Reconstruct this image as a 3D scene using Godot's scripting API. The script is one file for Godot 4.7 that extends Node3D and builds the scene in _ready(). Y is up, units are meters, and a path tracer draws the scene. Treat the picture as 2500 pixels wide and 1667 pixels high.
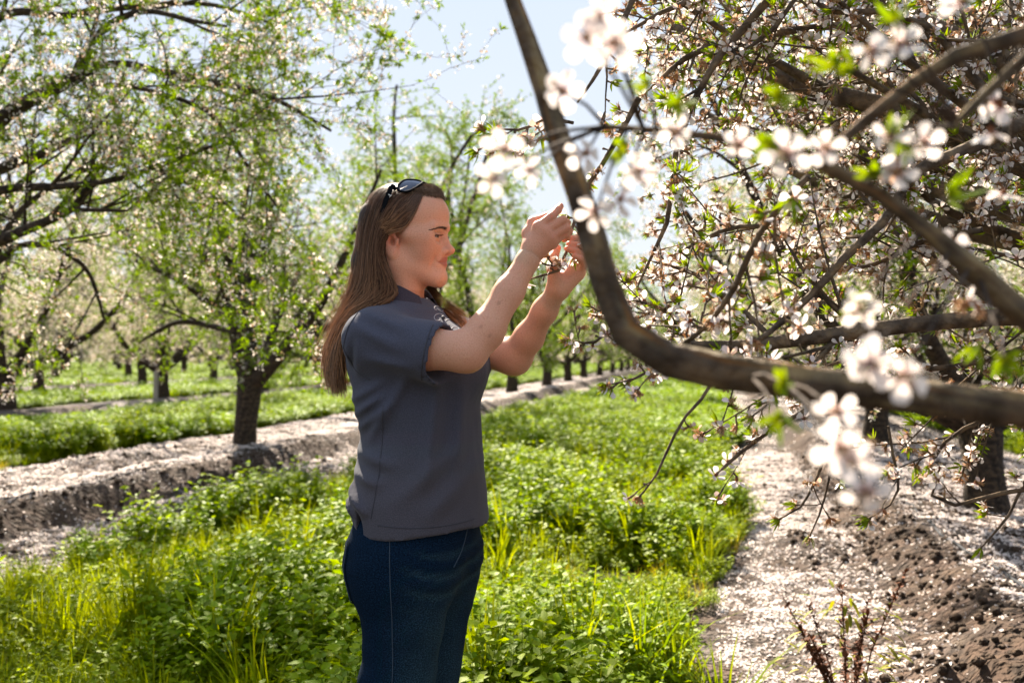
extends Node3D

const YAW := 11.6          # the rows run along -z; the camera looks this much to the left of them
const PART_BUILD := 0
var cells_done := 0
var taken := {}
var M := {}
var noise := FastNoiseLite.new()


# A bag of triangles with normals and colours; corners are given counter-clockwise as seen from outside.
class Geo:
	var v := PackedVector3Array()
	var n := PackedVector3Array()
	var c := PackedColorArray()
	var ix := PackedInt32Array()
	var col := Color.WHITE
	var lichen := false                   # patches of ochre lichen on what faces up
	var root_tint := Color(-1, 0, 0)      # colour at the base of a petal or leaf, where it differs

	func vert(p: Vector3, nn: Vector3) -> int:
		v.append(p)
		n.append(nn)
		c.append(col)
		return v.size() - 1

	func tri(a: int, b: int, d: int) -> void:
		ix.append(a)
		ix.append(d)
		ix.append(b)

	func quad(a: int, b: int, d: int, e: int) -> void:
		tri(a, b, d)
		tri(a, d, e)

	func tube(pts: PackedVector3Array, rad: PackedFloat32Array, sides: int, cap := true, bump := 0.0, noise: FastNoiseLite = null) -> void:
		var m := pts.size()
		var t := (pts[1] - pts[0]).normalized()
		var u := t.cross(Vector3.UP)
		if u.length() < 0.1:
			u = t.cross(Vector3.RIGHT)
		u = u.normalized()
		var base := v.size()
		for i in m:
			t = (pts[mini(i + 1, m - 1)] - pts[maxi(i - 1, 0)]).normalized()
			u = (u - t * u.dot(t)).normalized()
			var w := t.cross(u)
			for k in sides:
				var a := TAU * k / sides
				var d := u * cos(a) + w * sin(a)
				var r := rad[i]
				if bump > 0.0:
					r *= 1.0 + bump * (noise.get_noise_3dv(pts[i] * 26.0 + d * 2.0) + 0.5 * noise.get_noise_3dv(pts[i] * 70.0 + d * 6.0))
				var keep := col
				if lichen:
					var spot := smoothstep(0.02, 0.30, noise.get_noise_3dv(pts[i] * 22.0 + d * 1.6) + 0.28 * d.y)
					col = col.lerp(Color(0.33, 0.25, 0.14), spot * 0.8).lerp(Color(0.42, 0.17, 0.03), smoothstep(0.32, 0.52, noise.get_noise_3dv(pts[i] * 20.0 - d * 2.0) + 0.3 * d.y) * 0.9)
				vert(pts[i] + d * r, d)
				col = keep
		for i in m - 1:
			for k in sides:
				var a := base + i * sides + k
				var b := base + i * sides + (k + 1) % sides
				quad(a, b, b + sides, a + sides)
		if cap:
			var e := vert(pts[m - 1] + t * rad[m - 1] * 0.5, t)
			var last := base + (m - 1) * sides
			for k in sides:
				tri(last + k, last + (k + 1) % sides, e)
			var t0 := (pts[0] - pts[1]).normalized()
			var s := vert(pts[0], t0)
			for k in sides:
				tri(base + (k + 1) % sides, base + k, s)

	# a pointed leaf or petal: a strip of width across and length along, folded at its midrib and bent by curl
	func blade(at: Vector3, along: Vector3, side: Vector3, length: float, width: float, curl: float, fold: float, steps: int, blunt := 0.0) -> void:
		var up := side.cross(along).normalized()
		var first := v.size()
		var full := col
		for i in steps + 1:
			var t := float(i) / steps
			if root_tint.r >= 0.0:
				col = root_tint.lerp(full, smoothstep(0.0, 0.45, t))
			var w := width * 0.5 * pow(sin(PI * pow(clampf(t * (1.0 - blunt * 0.12) + 0.03, 0.0, 1.0), 0.8 + blunt * 0.9)), 0.8)
			var mid := at + along * length * t + up * curl * length * t * t
			var nn := (up - along * curl * 2.0 * t).normalized()
			vert(mid - side * w + up * w * fold, (nn + side * fold * 0.8).normalized())
			vert(mid, nn)
			vert(mid + side * w + up * w * fold, (nn - side * fold * 0.8).normalized())
		col = full
		for i in steps:
			var a := first + i * 3
			quad(a, a + 1, a + 4, a + 3)
			quad(a + 1, a + 2, a + 5, a + 4)

	func ball(at: Vector3, r: Vector3, rings := 6, sides := 8) -> void:
		var base := v.size()
		for i in rings + 1:
			var th := PI * i / rings
			for k in sides:
				var ph := TAU * k / sides
				var d := Vector3(sin(th) * cos(ph), cos(th), sin(th) * sin(ph))
				vert(at + d * r, (d / r).normalized())
		for i in rings:
			for k in sides:
				var a := base + i * sides + k
				var b := base + i * sides + (k + 1) % sides
				quad(a, b, b + sides, a + sides)

	func box(lo: Vector3, hi: Vector3) -> void:
		for ax in 3:
			for s in [0, 1]:
				var nn := Vector3.ZERO
				nn[ax] = 1.0 if s else -1.0
				var a1 := (ax + 1) % 3
				var a2 := (ax + 2) % 3
				var ids := []
				for q in [[0, 0], [1, 0], [1, 1], [0, 1]]:
					var p := Vector3.ZERO
					p[ax] = hi[ax] if s else lo[ax]
					p[a1] = hi[a1] if q[0] else lo[a1]
					p[a2] = hi[a2] if q[1] else lo[a2]
					ids.append(vert(p, nn))
				if s:
					quad(ids[0], ids[1], ids[2], ids[3])
				else:
					quad(ids[0], ids[3], ids[2], ids[1])

	func smooth() -> void:
		n.fill(Vector3.ZERO)
		for i in range(0, ix.size(), 3):
			var a := v[ix[i]]
			var f := (v[ix[i + 2]] - a).cross(v[ix[i + 1]] - a)
			n[ix[i]] += f
			n[ix[i + 1]] += f
			n[ix[i + 2]] += f
		for i in n.size():
			n[i] = n[i].normalized()

	func mesh() -> ArrayMesh:
		var arr := []
		arr.resize(Mesh.ARRAY_MAX)
		arr[Mesh.ARRAY_VERTEX] = v
		arr[Mesh.ARRAY_NORMAL] = n
		arr[Mesh.ARRAY_COLOR] = c
		arr[Mesh.ARRAY_INDEX] = ix
		var m := ArrayMesh.new()
		m.add_surface_from_arrays(Mesh.PRIMITIVE_TRIANGLES, arr)
		return m


# A solid made of tapered capsules and ellipsoids joined or cut with a smooth minimum.
class Field:
	var pa := PackedVector3Array()
	var pb := PackedVector3Array()
	var ra := PackedFloat32Array()
	var rb := PackedFloat32Array()
	var kk := PackedFloat32Array()
	var kind := PackedInt32Array()     # 0 capsule, 1 ellipsoid; +2 cuts
	var turn: Array[Basis] = []
	var slack := 0.004

	func add(kd: int, a: Vector3, b: Vector3, r0: float, r1: float, k: float, t := Basis()) -> void:
		pa.append(a)
		pb.append(b)
		ra.append(r0)
		rb.append(r1)
		kk.append(k)
		kind.append(kd)
		turn.append(t)

	func cap(a: Vector3, b: Vector3, r0: float, r1: float, k := 0.01) -> void:
		add(0, a, b, r0, r1, k)

	func ell(a: Vector3, r: Vector3, k := 0.01, t := Basis()) -> void:
		add(1, a, r, 0.0, 0.0, k, t.inverse())

	func cut_cap(a: Vector3, b: Vector3, r0: float, r1: float, k := 0.004) -> void:
		add(2, a, b, r0, r1, k)

	func cut_ell(a: Vector3, r: Vector3, k := 0.004, t := Basis()) -> void:
		add(3, a, r, 0.0, 0.0, k, t.inverse())

	func chain(pts: Array, rad: Array, k := 0.01) -> void:
		for i in pts.size() - 1:
			cap(pts[i], pts[i + 1], rad[i], rad[i + 1], k)

	func prims(p: Vector3, start: float) -> float:
		var d := start
		for i in pa.size():
			var e: float
			var kd := kind[i]
			var q := p - pa[i]
			if kd & 1 == 0:
				var ba := pb[i] - pa[i]
				var h := clampf(q.dot(ba) / maxf(ba.dot(ba), 1e-9), 0.0, 1.0)
				e = (q - ba * h).length() - lerpf(ra[i], rb[i], h)
			else:
				q = turn[i] * q
				var r := pb[i]
				var k0 := (q / r).length()
				var k1 := (q / (r * r)).length()
				e = k0 * (k0 - 1.0) / maxf(k1, 1e-6)
			var k := kk[i]
			if kd < 2:
				var h2 := maxf(k - absf(d - e), 0.0) / k
				d = minf(d, e) - h2 * h2 * k * 0.25
			else:
				var h3 := maxf(k - absf(d + e), 0.0) / k
				d = maxf(d, -e) + h3 * h3 * k * 0.25
		return d

	func d(p: Vector3) -> float:
		return prims(p, 1e3)


# surface nets: one corner in every cell that the surface crosses, one quad round every crossed edge
func nets(f: Field, lo: Vector3, hi: Vector3, cell: float, g: Geo, paint = null) -> void:
	const B := 4
	var nx := int(ceil((hi.x - lo.x) / cell / B)) * B + 1
	var ny := int(ceil((hi.y - lo.y) / cell / B)) * B + 1
	var nz := int(ceil((hi.z - lo.z) / cell / B)) * B + 1
	var val := PackedFloat32Array()
	val.resize(nx * ny * nz)
	val.fill(1.0)
	var act: Array[Vector3i] = []
	var reach := cell * B * 0.5 * 1.733 * 1.3 + f.slack
	for bz in (nz - 1) / B:
		for by in (ny - 1) / B:
			for bx in (nx - 1) / B:
				var d := f.d(lo + Vector3(bx * B + B * 0.5, by * B + B * 0.5, bz * B + B * 0.5) * cell)
				if absf(d) < reach:
					act.append(Vector3i(bx * B, by * B, bz * B))
				elif d < 0.0:
					for z in range(bz * B, bz * B + B + 1):
						for y in range(by * B, by * B + B + 1):
							var row := (z * ny + y) * nx + bx * B
							for x in B + 1:
								val[row + x] = -1.0
	var done := PackedByteArray()
	done.resize(val.size())
	for b in act:
		for z in range(b.z, b.z + B + 1):
			for y in range(b.y, b.y + B + 1):
				var row := (z * ny + y) * nx + b.x
				for x in B + 1:
					if done[row + x] == 0:
						done[row + x] = 1
						val[row + x] = f.d(lo + Vector3(b.x + x, y, z) * cell)
	var at := PackedInt32Array()
	at.resize(val.size())
	at.fill(-1)
	var sx := 1
	var sy := nx
	var sz := nx * ny
	var corner := [0, sx, sy, sx + sy, sz, sx + sz, sy + sz, sx + sy + sz]
	var off: Array[Vector3] = [Vector3(0, 0, 0), Vector3(1, 0, 0), Vector3(0, 1, 0), Vector3(1, 1, 0), Vector3(0, 0, 1), Vector3(1, 0, 1), Vector3(0, 1, 1), Vector3(1, 1, 1)]
	var edges := PackedInt32Array([0, 1, 2, 3, 4, 5, 6, 7, 0, 2, 1, 3, 4, 6, 5, 7, 0, 4, 1, 5, 2, 6, 3, 7])
	var first := g.v.size()
	var vals := PackedFloat32Array()
	vals.resize(8)
	for b in act:
		for z in range(b.z, b.z + B):
			for y in range(b.y, b.y + B):
				for x in range(b.x, b.x + B):
					var o := z * sz + y * sy + x
					var inside := 0
					for k in 8:
						vals[k] = val[o + corner[k]]
						if vals[k] < 0.0:
							inside += 1
					if inside == 0 or inside == 8:
						continue
					var sum := Vector3.ZERO
					var cnt := 0
					for k in range(0, 24, 2):
						var a := vals[edges[k]]
						var c := vals[edges[k + 1]]
						if (a < 0.0) != (c < 0.0):
							sum += off[edges[k]].lerp(off[edges[k + 1]], a / (a - c))
							cnt += 1
					var p := lo + (Vector3(x, y, z) + sum / cnt) * cell
					if paint != null:
						g.col = paint.call(p)
					at[o] = g.vert(p, Vector3.UP)
	for b in act:
		for z in range(maxi(b.z, 1), b.z + B):
			for y in range(maxi(b.y, 1), b.y + B):
				for x in range(maxi(b.x, 1), b.x + B):
					var o := z * sz + y * sy + x
					var v0 := val[o] < 0.0
					if v0 != (val[o + sx] < 0.0):
						face(g, at[o - sy - sz], at[o - sz], at[o], at[o - sy], v0)
					if v0 != (val[o + sy] < 0.0):
						face(g, at[o - sz - sx], at[o - sx], at[o], at[o - sz], v0)
					if v0 != (val[o + sz] < 0.0):
						face(g, at[o - sx - sy], at[o - sy], at[o], at[o - sx], v0)


func face(g: Geo, a: int, b: int, c: int, d: int, outward: bool) -> void:
	if a < 0 or b < 0 or c < 0 or d < 0:
		return
	if outward:
		g.quad(a, b, c, d)
	else:
		g.quad(a, d, c, b)


# ---------- naming and materials
func numbered(called: String) -> String:
	taken[called] = taken.get(called, -1) + 1
	return called if taken[called] == 0 else "%s_%03d" % [called, taken[called]]


func thing(called: String, label: String, category: String, group := "", at := Transform3D()) -> Node3D:
	var o := Node3D.new()
	o.name = numbered(called)
	o.transform = at
	add_child(o, true)
	tag(o, label, category, group)
	return o


func tag(o: Node, label: String, category := "", group := "", kind := "") -> Node:
	if label:
		o.set_meta("label", label)
	if category:
		o.set_meta("category", category)
	if group:
		o.set_meta("group", group)
	if kind:
		o.set_meta("kind", kind)
	return o


func part(called: String, mesh: Mesh, m: Material, parent: Node, kind := "") -> MeshInstance3D:
	var o := MeshInstance3D.new()
	o.name = called
	o.mesh = mesh
	o.material_override = m
	parent.add_child(o, true)
	if kind:
		o.set_meta("kind", kind)
	return o


func many(called: String, mesh: Mesh, m: Material, where: Array[Transform3D], parent: Node) -> MultiMeshInstance3D:
	var mm := MultiMesh.new()
	mm.transform_format = MultiMesh.TRANSFORM_3D
	mm.mesh = mesh
	mm.instance_count = where.size()
	for i in where.size():
		mm.set_instance_transform(i, where[i])
	var o := MultiMeshInstance3D.new()
	o.name = called
	o.multimesh = mm
	o.material_override = m
	parent.add_child(o, true)
	o.set_meta("kind", "stuff")
	return o


func noise_tex(freq: float, ramp: Array, octaves := 4, size := 256, type := FastNoiseLite.TYPE_SIMPLEX_SMOOTH, seed_ := 1) -> NoiseTexture2D:
	var f := FastNoiseLite.new()
	f.noise_type = type
	f.seed = seed_
	f.frequency = freq
	f.fractal_octaves = octaves
	var t := NoiseTexture2D.new()
	t.width = size
	t.height = size
	t.seamless = true
	t.noise = f
	if ramp:
		var g := Gradient.new()
		var offs := PackedFloat32Array()
		var cols := PackedColorArray()
		for k in range(0, ramp.size(), 2):
			offs.append(ramp[k])
			cols.append(ramp[k + 1])
		g.offsets = offs
		g.colors = cols
		t.color_ramp = g
	return t


func lin(r: float, g: float, b: float) -> Color:
	return Color(r, g, b).linear_to_srgb()


func mat(called: String, base: Color, rough: float, vertex := true) -> StandardMaterial3D:
	var m := StandardMaterial3D.new()
	m.metallic_specular = 0.35
	m.resource_name = called
	m.albedo_color = base
	m.roughness = rough
	m.vertex_color_use_as_albedo = vertex
	m.cull_mode = BaseMaterial3D.CULL_DISABLED
	M[called] = m
	return m


func grain(m: StandardMaterial3D, tex: Texture2D, scale: float, relief: Texture2D = null, depth := 0.0) -> void:
	m.uv1_triplanar = true
	m.uv1_scale = Vector3.ONE * scale
	if tex:
		m.albedo_texture = tex
	if relief:
		m.heightmap_enabled = true
		m.heightmap_texture = relief
		m.heightmap_scale = depth


func make_materials() -> void:
	var g := func(x: float) -> Color: return Color(x, x, x)
	var soft := noise_tex(0.02, [0.0, g.call(0.72), 1.0, g.call(1.0)], 5)
	var fine := noise_tex(0.12, [0.25, g.call(0.55), 0.75, g.call(1.0)], 3)
	var rough_relief := noise_tex(0.03, [], 5)
	var bark_tex := noise_tex(0.02, [0.2, g.call(0.45), 0.5, g.call(0.75), 0.8, Color(1.0, 0.98, 0.9)], 6)
	var skin := mat("skin", Color.WHITE, 0.5)
	skin.subsurf_scatter_enabled = true
	skin.subsurf_scatter_strength = 0.22
	grain(skin, noise_tex(0.11, [0.12, Color(0.87, 0.80, 0.75), 0.36, Color(0.96, 0.94, 0.92), 1.0, Color(1, 1, 1)], 3), 9.0, noise_tex(0.09, [], 3), 0.03)
	var shirt := mat("shirt_knit", Color.WHITE, 0.92)
	grain(shirt, noise_tex(0.2, [0.2, g.call(0.8), 0.8, g.call(1.0)], 2), 6.0, noise_tex(0.25, [], 2), 0.05)
	shirt.metallic_specular = 0.15
	shirt.rim_enabled = true
	shirt.rim = 0.15
	shirt.rim_tint = 0.5
	var denim := mat("denim", Color.WHITE, 0.85)
	grain(denim, noise_tex(0.22, [0.2, g.call(0.38), 0.8, g.call(1.0)], 2), 5.0, noise_tex(0.25, [], 2), 0.05)
	denim.metallic_specular = 0.15
	var hair := mat("hair", Color.WHITE, 0.45)
	hair.metallic_specular = 0.3
	hair.backlight_enabled = true
	hair.backlight = Color(0.5, 0.42, 0.35)
	mat("hair_mass", lin(0.030, 0.017, 0.012), 0.6, false)
	var black := mat("sunglass_frame", lin(0.006, 0.007, 0.009), 0.8, false)
	black.metallic_specular = 0.12
	var lens := mat("sunglass_lens", lin(0.012, 0.02, 0.05), 0.06, false)
	lens.metallic_specular = 0.5
	mat("white_mark", lin(0.7, 0.7, 0.68), 0.6, false)
	mat("eye_white", Color.WHITE, 0.15)
	mat("button", lin(0.06, 0.06, 0.07), 0.6, false)
	mat("embroidery_thread", lin(0.36, 0.36, 0.39), 0.8, false)
	mat("stitch", lin(0.035, 0.055, 0.08), 0.8, false)
	mat("shirt_stitch", lin(0.05, 0.05, 0.062), 0.9, false)
	var shoe := mat("shoe_leather", lin(0.05, 0.035, 0.025), 0.6, false)
	grain(shoe, soft, 4.0)
	# plants
	var bark := mat("bark", Color.WHITE, 0.92)
	grain(bark, bark_tex, 3.5, rough_relief, 1.2)
	var twig := mat("twig_bark", Color.WHITE, 0.8)
	grain(twig, fine, 14.0)
	var leaf := mat("leaf", Color.WHITE, 0.58)
	leaf.backlight_enabled = true
	leaf.backlight = Color(0.95, 0.92, 0.10)
	leaf.metallic_specular = 0.3
	var grass := mat("grass_blade", Color.WHITE, 0.5)
	grass.backlight_enabled = true
	grass.backlight = Color(1.0, 0.93, 0.12)
	grass.metallic_specular = 0.35
	var petal := mat("petal", Color.WHITE, 0.55)
	petal.backlight_enabled = true
	petal.backlight = Color(0.95, 0.91, 0.89)
	var spent := mat("spent_petal", Color.WHITE, 0.6)
	spent.backlight_enabled = true
	spent.backlight = Color(0.8, 0.66, 0.55)
	var soil := mat("soil", Color.WHITE, 0.95)
	grain(soil, noise_tex(0.03, [0.15, g.call(0.5), 0.5, g.call(0.85), 0.85, Color(1, 1, 1)], 6, 512), 0.9, noise_tex(0.05, [], 5, 512), 4.5)
	soil.uv1_world_triplanar = true
	mat("hose", lin(0.02, 0.022, 0.028), 0.8, false)
	var wood := mat("weathered_wood", lin(0.42, 0.38, 0.34), 0.9, false)
	grain(wood, soft, 6.0)


# limbs whose course the photograph shows: points with a radius, in metres
const NEAR_LEFT := [
	[Vector4(-5.637, 1.034, -5.785, 0.0670), Vector4(-5.386, 1.624, -5.734, 0.0607), Vector4(-5.027, 2.400, -5.706, 0.0545), Vector4(-4.591, 2.826, -5.693, 0.0486), Vector4(-4.246, 2.972, -5.662, 0.0454), Vector4(-3.991, 3.043, -5.612, 0.0421), Vector4(-3.856, 3.118, -5.640, 0.0273), Vector4(-3.639, 3.132, -5.684, 0.0236), Vector4(-3.315, 3.029, -5.649, 0.0208), Vector4(-2.737, 2.893, -5.665, 0.0168), Vector4(-2.279, 2.643, -5.657, 0.0083)],
	[Vector4(-3.991, 3.043, -5.612, 0.0298), Vector4(-3.849, 3.206, -5.539, 0.0244), Vector4(-3.630, 3.337, -5.482, 0.0216), Vector4(-3.364, 3.369, -5.435, 0.0177), Vector4(-3.079, 3.283, -5.391, 0.0140), Vector4(-2.803, 3.211, -5.346, 0.0080)],
	[Vector4(-5.027, 2.400, -5.706, 0.0390), Vector4(-5.079, 3.094, -5.797, 0.0343), Vector4(-4.807, 3.606, -5.955, 0.0294), Vector4(-4.433, 3.649, -6.134, 0.0258), Vector4(-4.045, 3.745, -6.316, 0.0221), Vector4(-3.553, 3.796, -6.519, 0.0167), Vector4(-3.108, 3.672, -6.712, 0.0099)],
	[Vector4(-5.604, 1.392, -5.894, 0.0489), Vector4(-5.483, 2.342, -6.225, 0.0454), Vector4(-5.225, 2.670, -6.482, 0.0408), Vector4(-5.006, 2.798, -6.629, 0.0355), Vector4(-4.845, 2.928, -6.764, 0.0299), Vector4(-4.584, 2.985, -6.818, 0.0210), Vector4(-4.158, 2.701, -6.905, 0.0179), Vector4(-3.668, 2.434, -7.006, 0.0120)],
	[Vector4(-5.386, 1.624, -5.734, 0.0422), Vector4(-4.716, 2.157, -5.463, 0.0347), Vector4(-4.306, 2.298, -5.343, 0.0288), Vector4(-3.901, 2.306, -5.324, 0.0224), Vector4(-3.532, 2.323, -5.298, 0.0175), Vector4(-3.279, 2.400, -5.350, 0.0151), Vector4(-2.850, 2.522, -5.336, 0.0091)],
	[Vector4(-5.551, 1.331, -5.802, 0.0508), Vector4(-4.844, 1.862, -5.539, 0.0428), Vector4(-4.375, 2.002, -5.431, 0.0366), Vector4(-4.056, 2.098, -5.395, 0.0288), Vector4(-3.886, 2.178, -5.429, 0.0240), Vector4(-3.730, 2.397, -5.461, 0.0168), Vector4(-3.522, 2.665, -5.504, 0.0096)],
	[Vector4(-3.886, 2.178, -5.429, 0.0168), Vector4(-3.642, 2.163, -5.377, 0.0130), Vector4(-3.488, 2.158, -5.409, 0.0083)],
	[Vector4(-3.937, 3.015, -5.623, 0.0174), Vector4(-3.501, 2.947, -5.611, 0.0158), Vector4(-3.101, 2.797, -5.693, 0.0147), Vector4(-2.887, 2.497, -5.737, 0.0122), Vector4(-2.673, 2.198, -5.781, 0.0073)],
	[Vector4(-4.375, 2.002, -5.431, 0.0220), Vector4(-4.420, 2.270, -5.728, 0.0192), Vector4(-4.241, 2.505, -5.969, 0.0171), Vector4(-3.983, 2.663, -6.226, 0.0149), Vector4(-3.680, 2.713, -6.391, 0.0083)],
	[Vector4(-5.854, 1.852, -6.353, 0.0379), Vector4(-5.556, 1.867, -6.618, 0.0299), Vector4(-5.303, 2.156, -6.874, 0.0230), Vector4(-4.992, 2.002, -7.142, 0.0189), Vector4(-4.818, 1.547, -7.178, 0.0110)],
]
const FORKED := [
	[Vector4(-5.716, 0.110, -11.383, 0.1526), Vector4(-5.701, 0.335, -11.386, 0.1388), Vector4(-5.675, 0.657, -11.391, 0.1434), Vector4(-5.650, 0.899, -11.397, 0.1619), Vector4(-5.656, 1.087, -11.396, 0.1388)],
	[Vector4(-5.655, 0.926, -11.396, 0.1203), Vector4(-5.740, 1.195, -11.378, 0.1064), Vector4(-5.799, 1.518, -11.366, 0.0972), Vector4(-5.837, 1.841, -11.358, 0.0879), Vector4(-5.881, 2.218, -11.349, 0.0694), Vector4(-5.886, 2.638, -11.246, 0.0505), Vector4(-5.902, 3.105, -11.141, 0.0364), Vector4(-5.896, 3.564, -11.040, 0.0203)],
	[Vector4(-5.624, 0.899, -11.402, 0.1110), Vector4(-5.289, 1.170, -11.267, 0.0911), Vector4(-5.005, 1.486, -11.223, 0.0767), Vector4(-4.654, 1.793, -11.091, 0.0622), Vector4(-4.303, 2.318, -10.959, 0.0480), Vector4(-4.020, 2.864, -10.915, 0.0346), Vector4(-3.733, 3.383, -10.769, 0.0170)],
	[Vector4(-5.826, 1.787, -11.360, 0.0648), Vector4(-5.773, 2.359, -11.780, 0.0525), Vector4(-5.816, 2.967, -12.179, 0.0394), Vector4(-5.778, 3.593, -12.493, 0.0201)],
	[Vector4(-5.837, 1.814, -11.358, 0.0601), Vector4(-5.894, 2.292, -10.938, 0.0448), Vector4(-5.944, 2.662, -10.520, 0.0324), Vector4(-5.983, 3.118, -10.205, 0.0169)],
	[Vector4(-5.799, 1.545, -11.366, 0.0509), Vector4(-6.346, 1.661, -11.560, 0.0427), Vector4(-6.831, 1.684, -11.665, 0.0337), Vector4(-7.382, 1.445, -11.756, 0.0195)],
	[Vector4(-5.827, 1.841, -11.360, 0.0556), Vector4(-5.844, 1.917, -10.744, 0.0418), Vector4(-5.926, 2.128, -10.115, 0.0292), Vector4(-6.011, 2.268, -9.485, 0.0158)],
	[Vector4(-4.964, 1.513, -11.231, 0.0542), Vector4(-4.471, 1.552, -10.720, 0.0429), Vector4(-3.949, 1.732, -10.317, 0.0287), Vector4(-3.411, 2.031, -9.917, 0.0157)],
	[Vector4(-5.639, 0.926, -11.399, 0.0740), Vector4(-5.777, 1.246, -11.983, 0.0631), Vector4(-5.844, 1.962, -12.786, 0.0515), Vector4(-5.795, 2.681, -13.409, 0.0269)],
]
const FRONT_LIMBS := [
	[Vector4(0.671, 1.169, -1.414, 0.0201), Vector4(0.409, 1.228, -1.105, 0.0161), Vector4(0.272, 1.251, -0.975, 0.0167), Vector4(0.173, 1.263, -0.944, 0.0161), Vector4(0.059, 1.275, -0.921, 0.0154), Vector4(-0.017, 1.286, -0.915, 0.0159), Vector4(-0.057, 1.298, -0.917, 0.0176), Vector4(-0.081, 1.318, -0.923, 0.0155), Vector4(-0.096, 1.349, -0.930, 0.0134), Vector4(-0.110, 1.391, -0.937, 0.0129), Vector4(-0.124, 1.438, -0.944, 0.0122), Vector4(-0.146, 1.502, -0.950, 0.0116), Vector4(-0.168, 1.568, -0.956, 0.0106), Vector4(-0.185, 1.619, -0.962, 0.0095), Vector4(-0.202, 1.661, -0.969, 0.0084), Vector4(-0.230, 1.744, -0.994, 0.0062)],
	[Vector4(0.671, 1.196, -1.414, 0.0176), Vector4(0.388, 1.279, -1.050, 0.0133), Vector4(0.265, 1.320, -0.892, 0.0109), Vector4(0.203, 1.369, -0.869, 0.0091), Vector4(0.164, 1.406, -0.871, 0.0075), Vector4(0.127, 1.438, -0.873, 0.0063), Vector4(0.085, 1.461, -0.875, 0.0057), Vector4(0.039, 1.479, -0.886, 0.0045), Vector4(-0.017, 1.494, -0.895, 0.0037), Vector4(-0.063, 1.500, -0.896, 0.0032), Vector4(-0.103, 1.506, -0.898, 0.0026)],
	[Vector4(0.409, 1.628, -1.003, 0.0094), Vector4(0.262, 1.574, -0.932, 0.0076), Vector4(0.203, 1.554, -0.909, 0.0068), Vector4(0.157, 1.523, -0.890, 0.0057), Vector4(0.114, 1.488, -0.881, 0.0047), Vector4(0.089, 1.464, -0.876, 0.0040)],
	[Vector4(0.329, 1.606, -0.884, 0.0054), Vector4(0.238, 1.531, -0.845, 0.0047), Vector4(0.202, 1.497, -0.838, 0.0040), Vector4(0.182, 1.477, -0.834, 0.0029)],
]
const MID_LIMBS := [
	[Vector4(1.022, 1.342, -2.149, 0.0208), Vector4(0.798, 1.352, -2.154, 0.0196), Vector4(0.606, 1.372, -2.166, 0.0175), Vector4(0.390, 1.357, -2.122, 0.0166), Vector4(0.287, 1.344, -2.101, 0.0157), Vector4(0.176, 1.329, -2.078, 0.0149), Vector4(0.064, 1.315, -2.055, 0.0131), Vector4(-0.030, 1.313, -2.015, 0.0104), Vector4(-0.075, 1.318, -1.985, 0.0069)],
]
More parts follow.
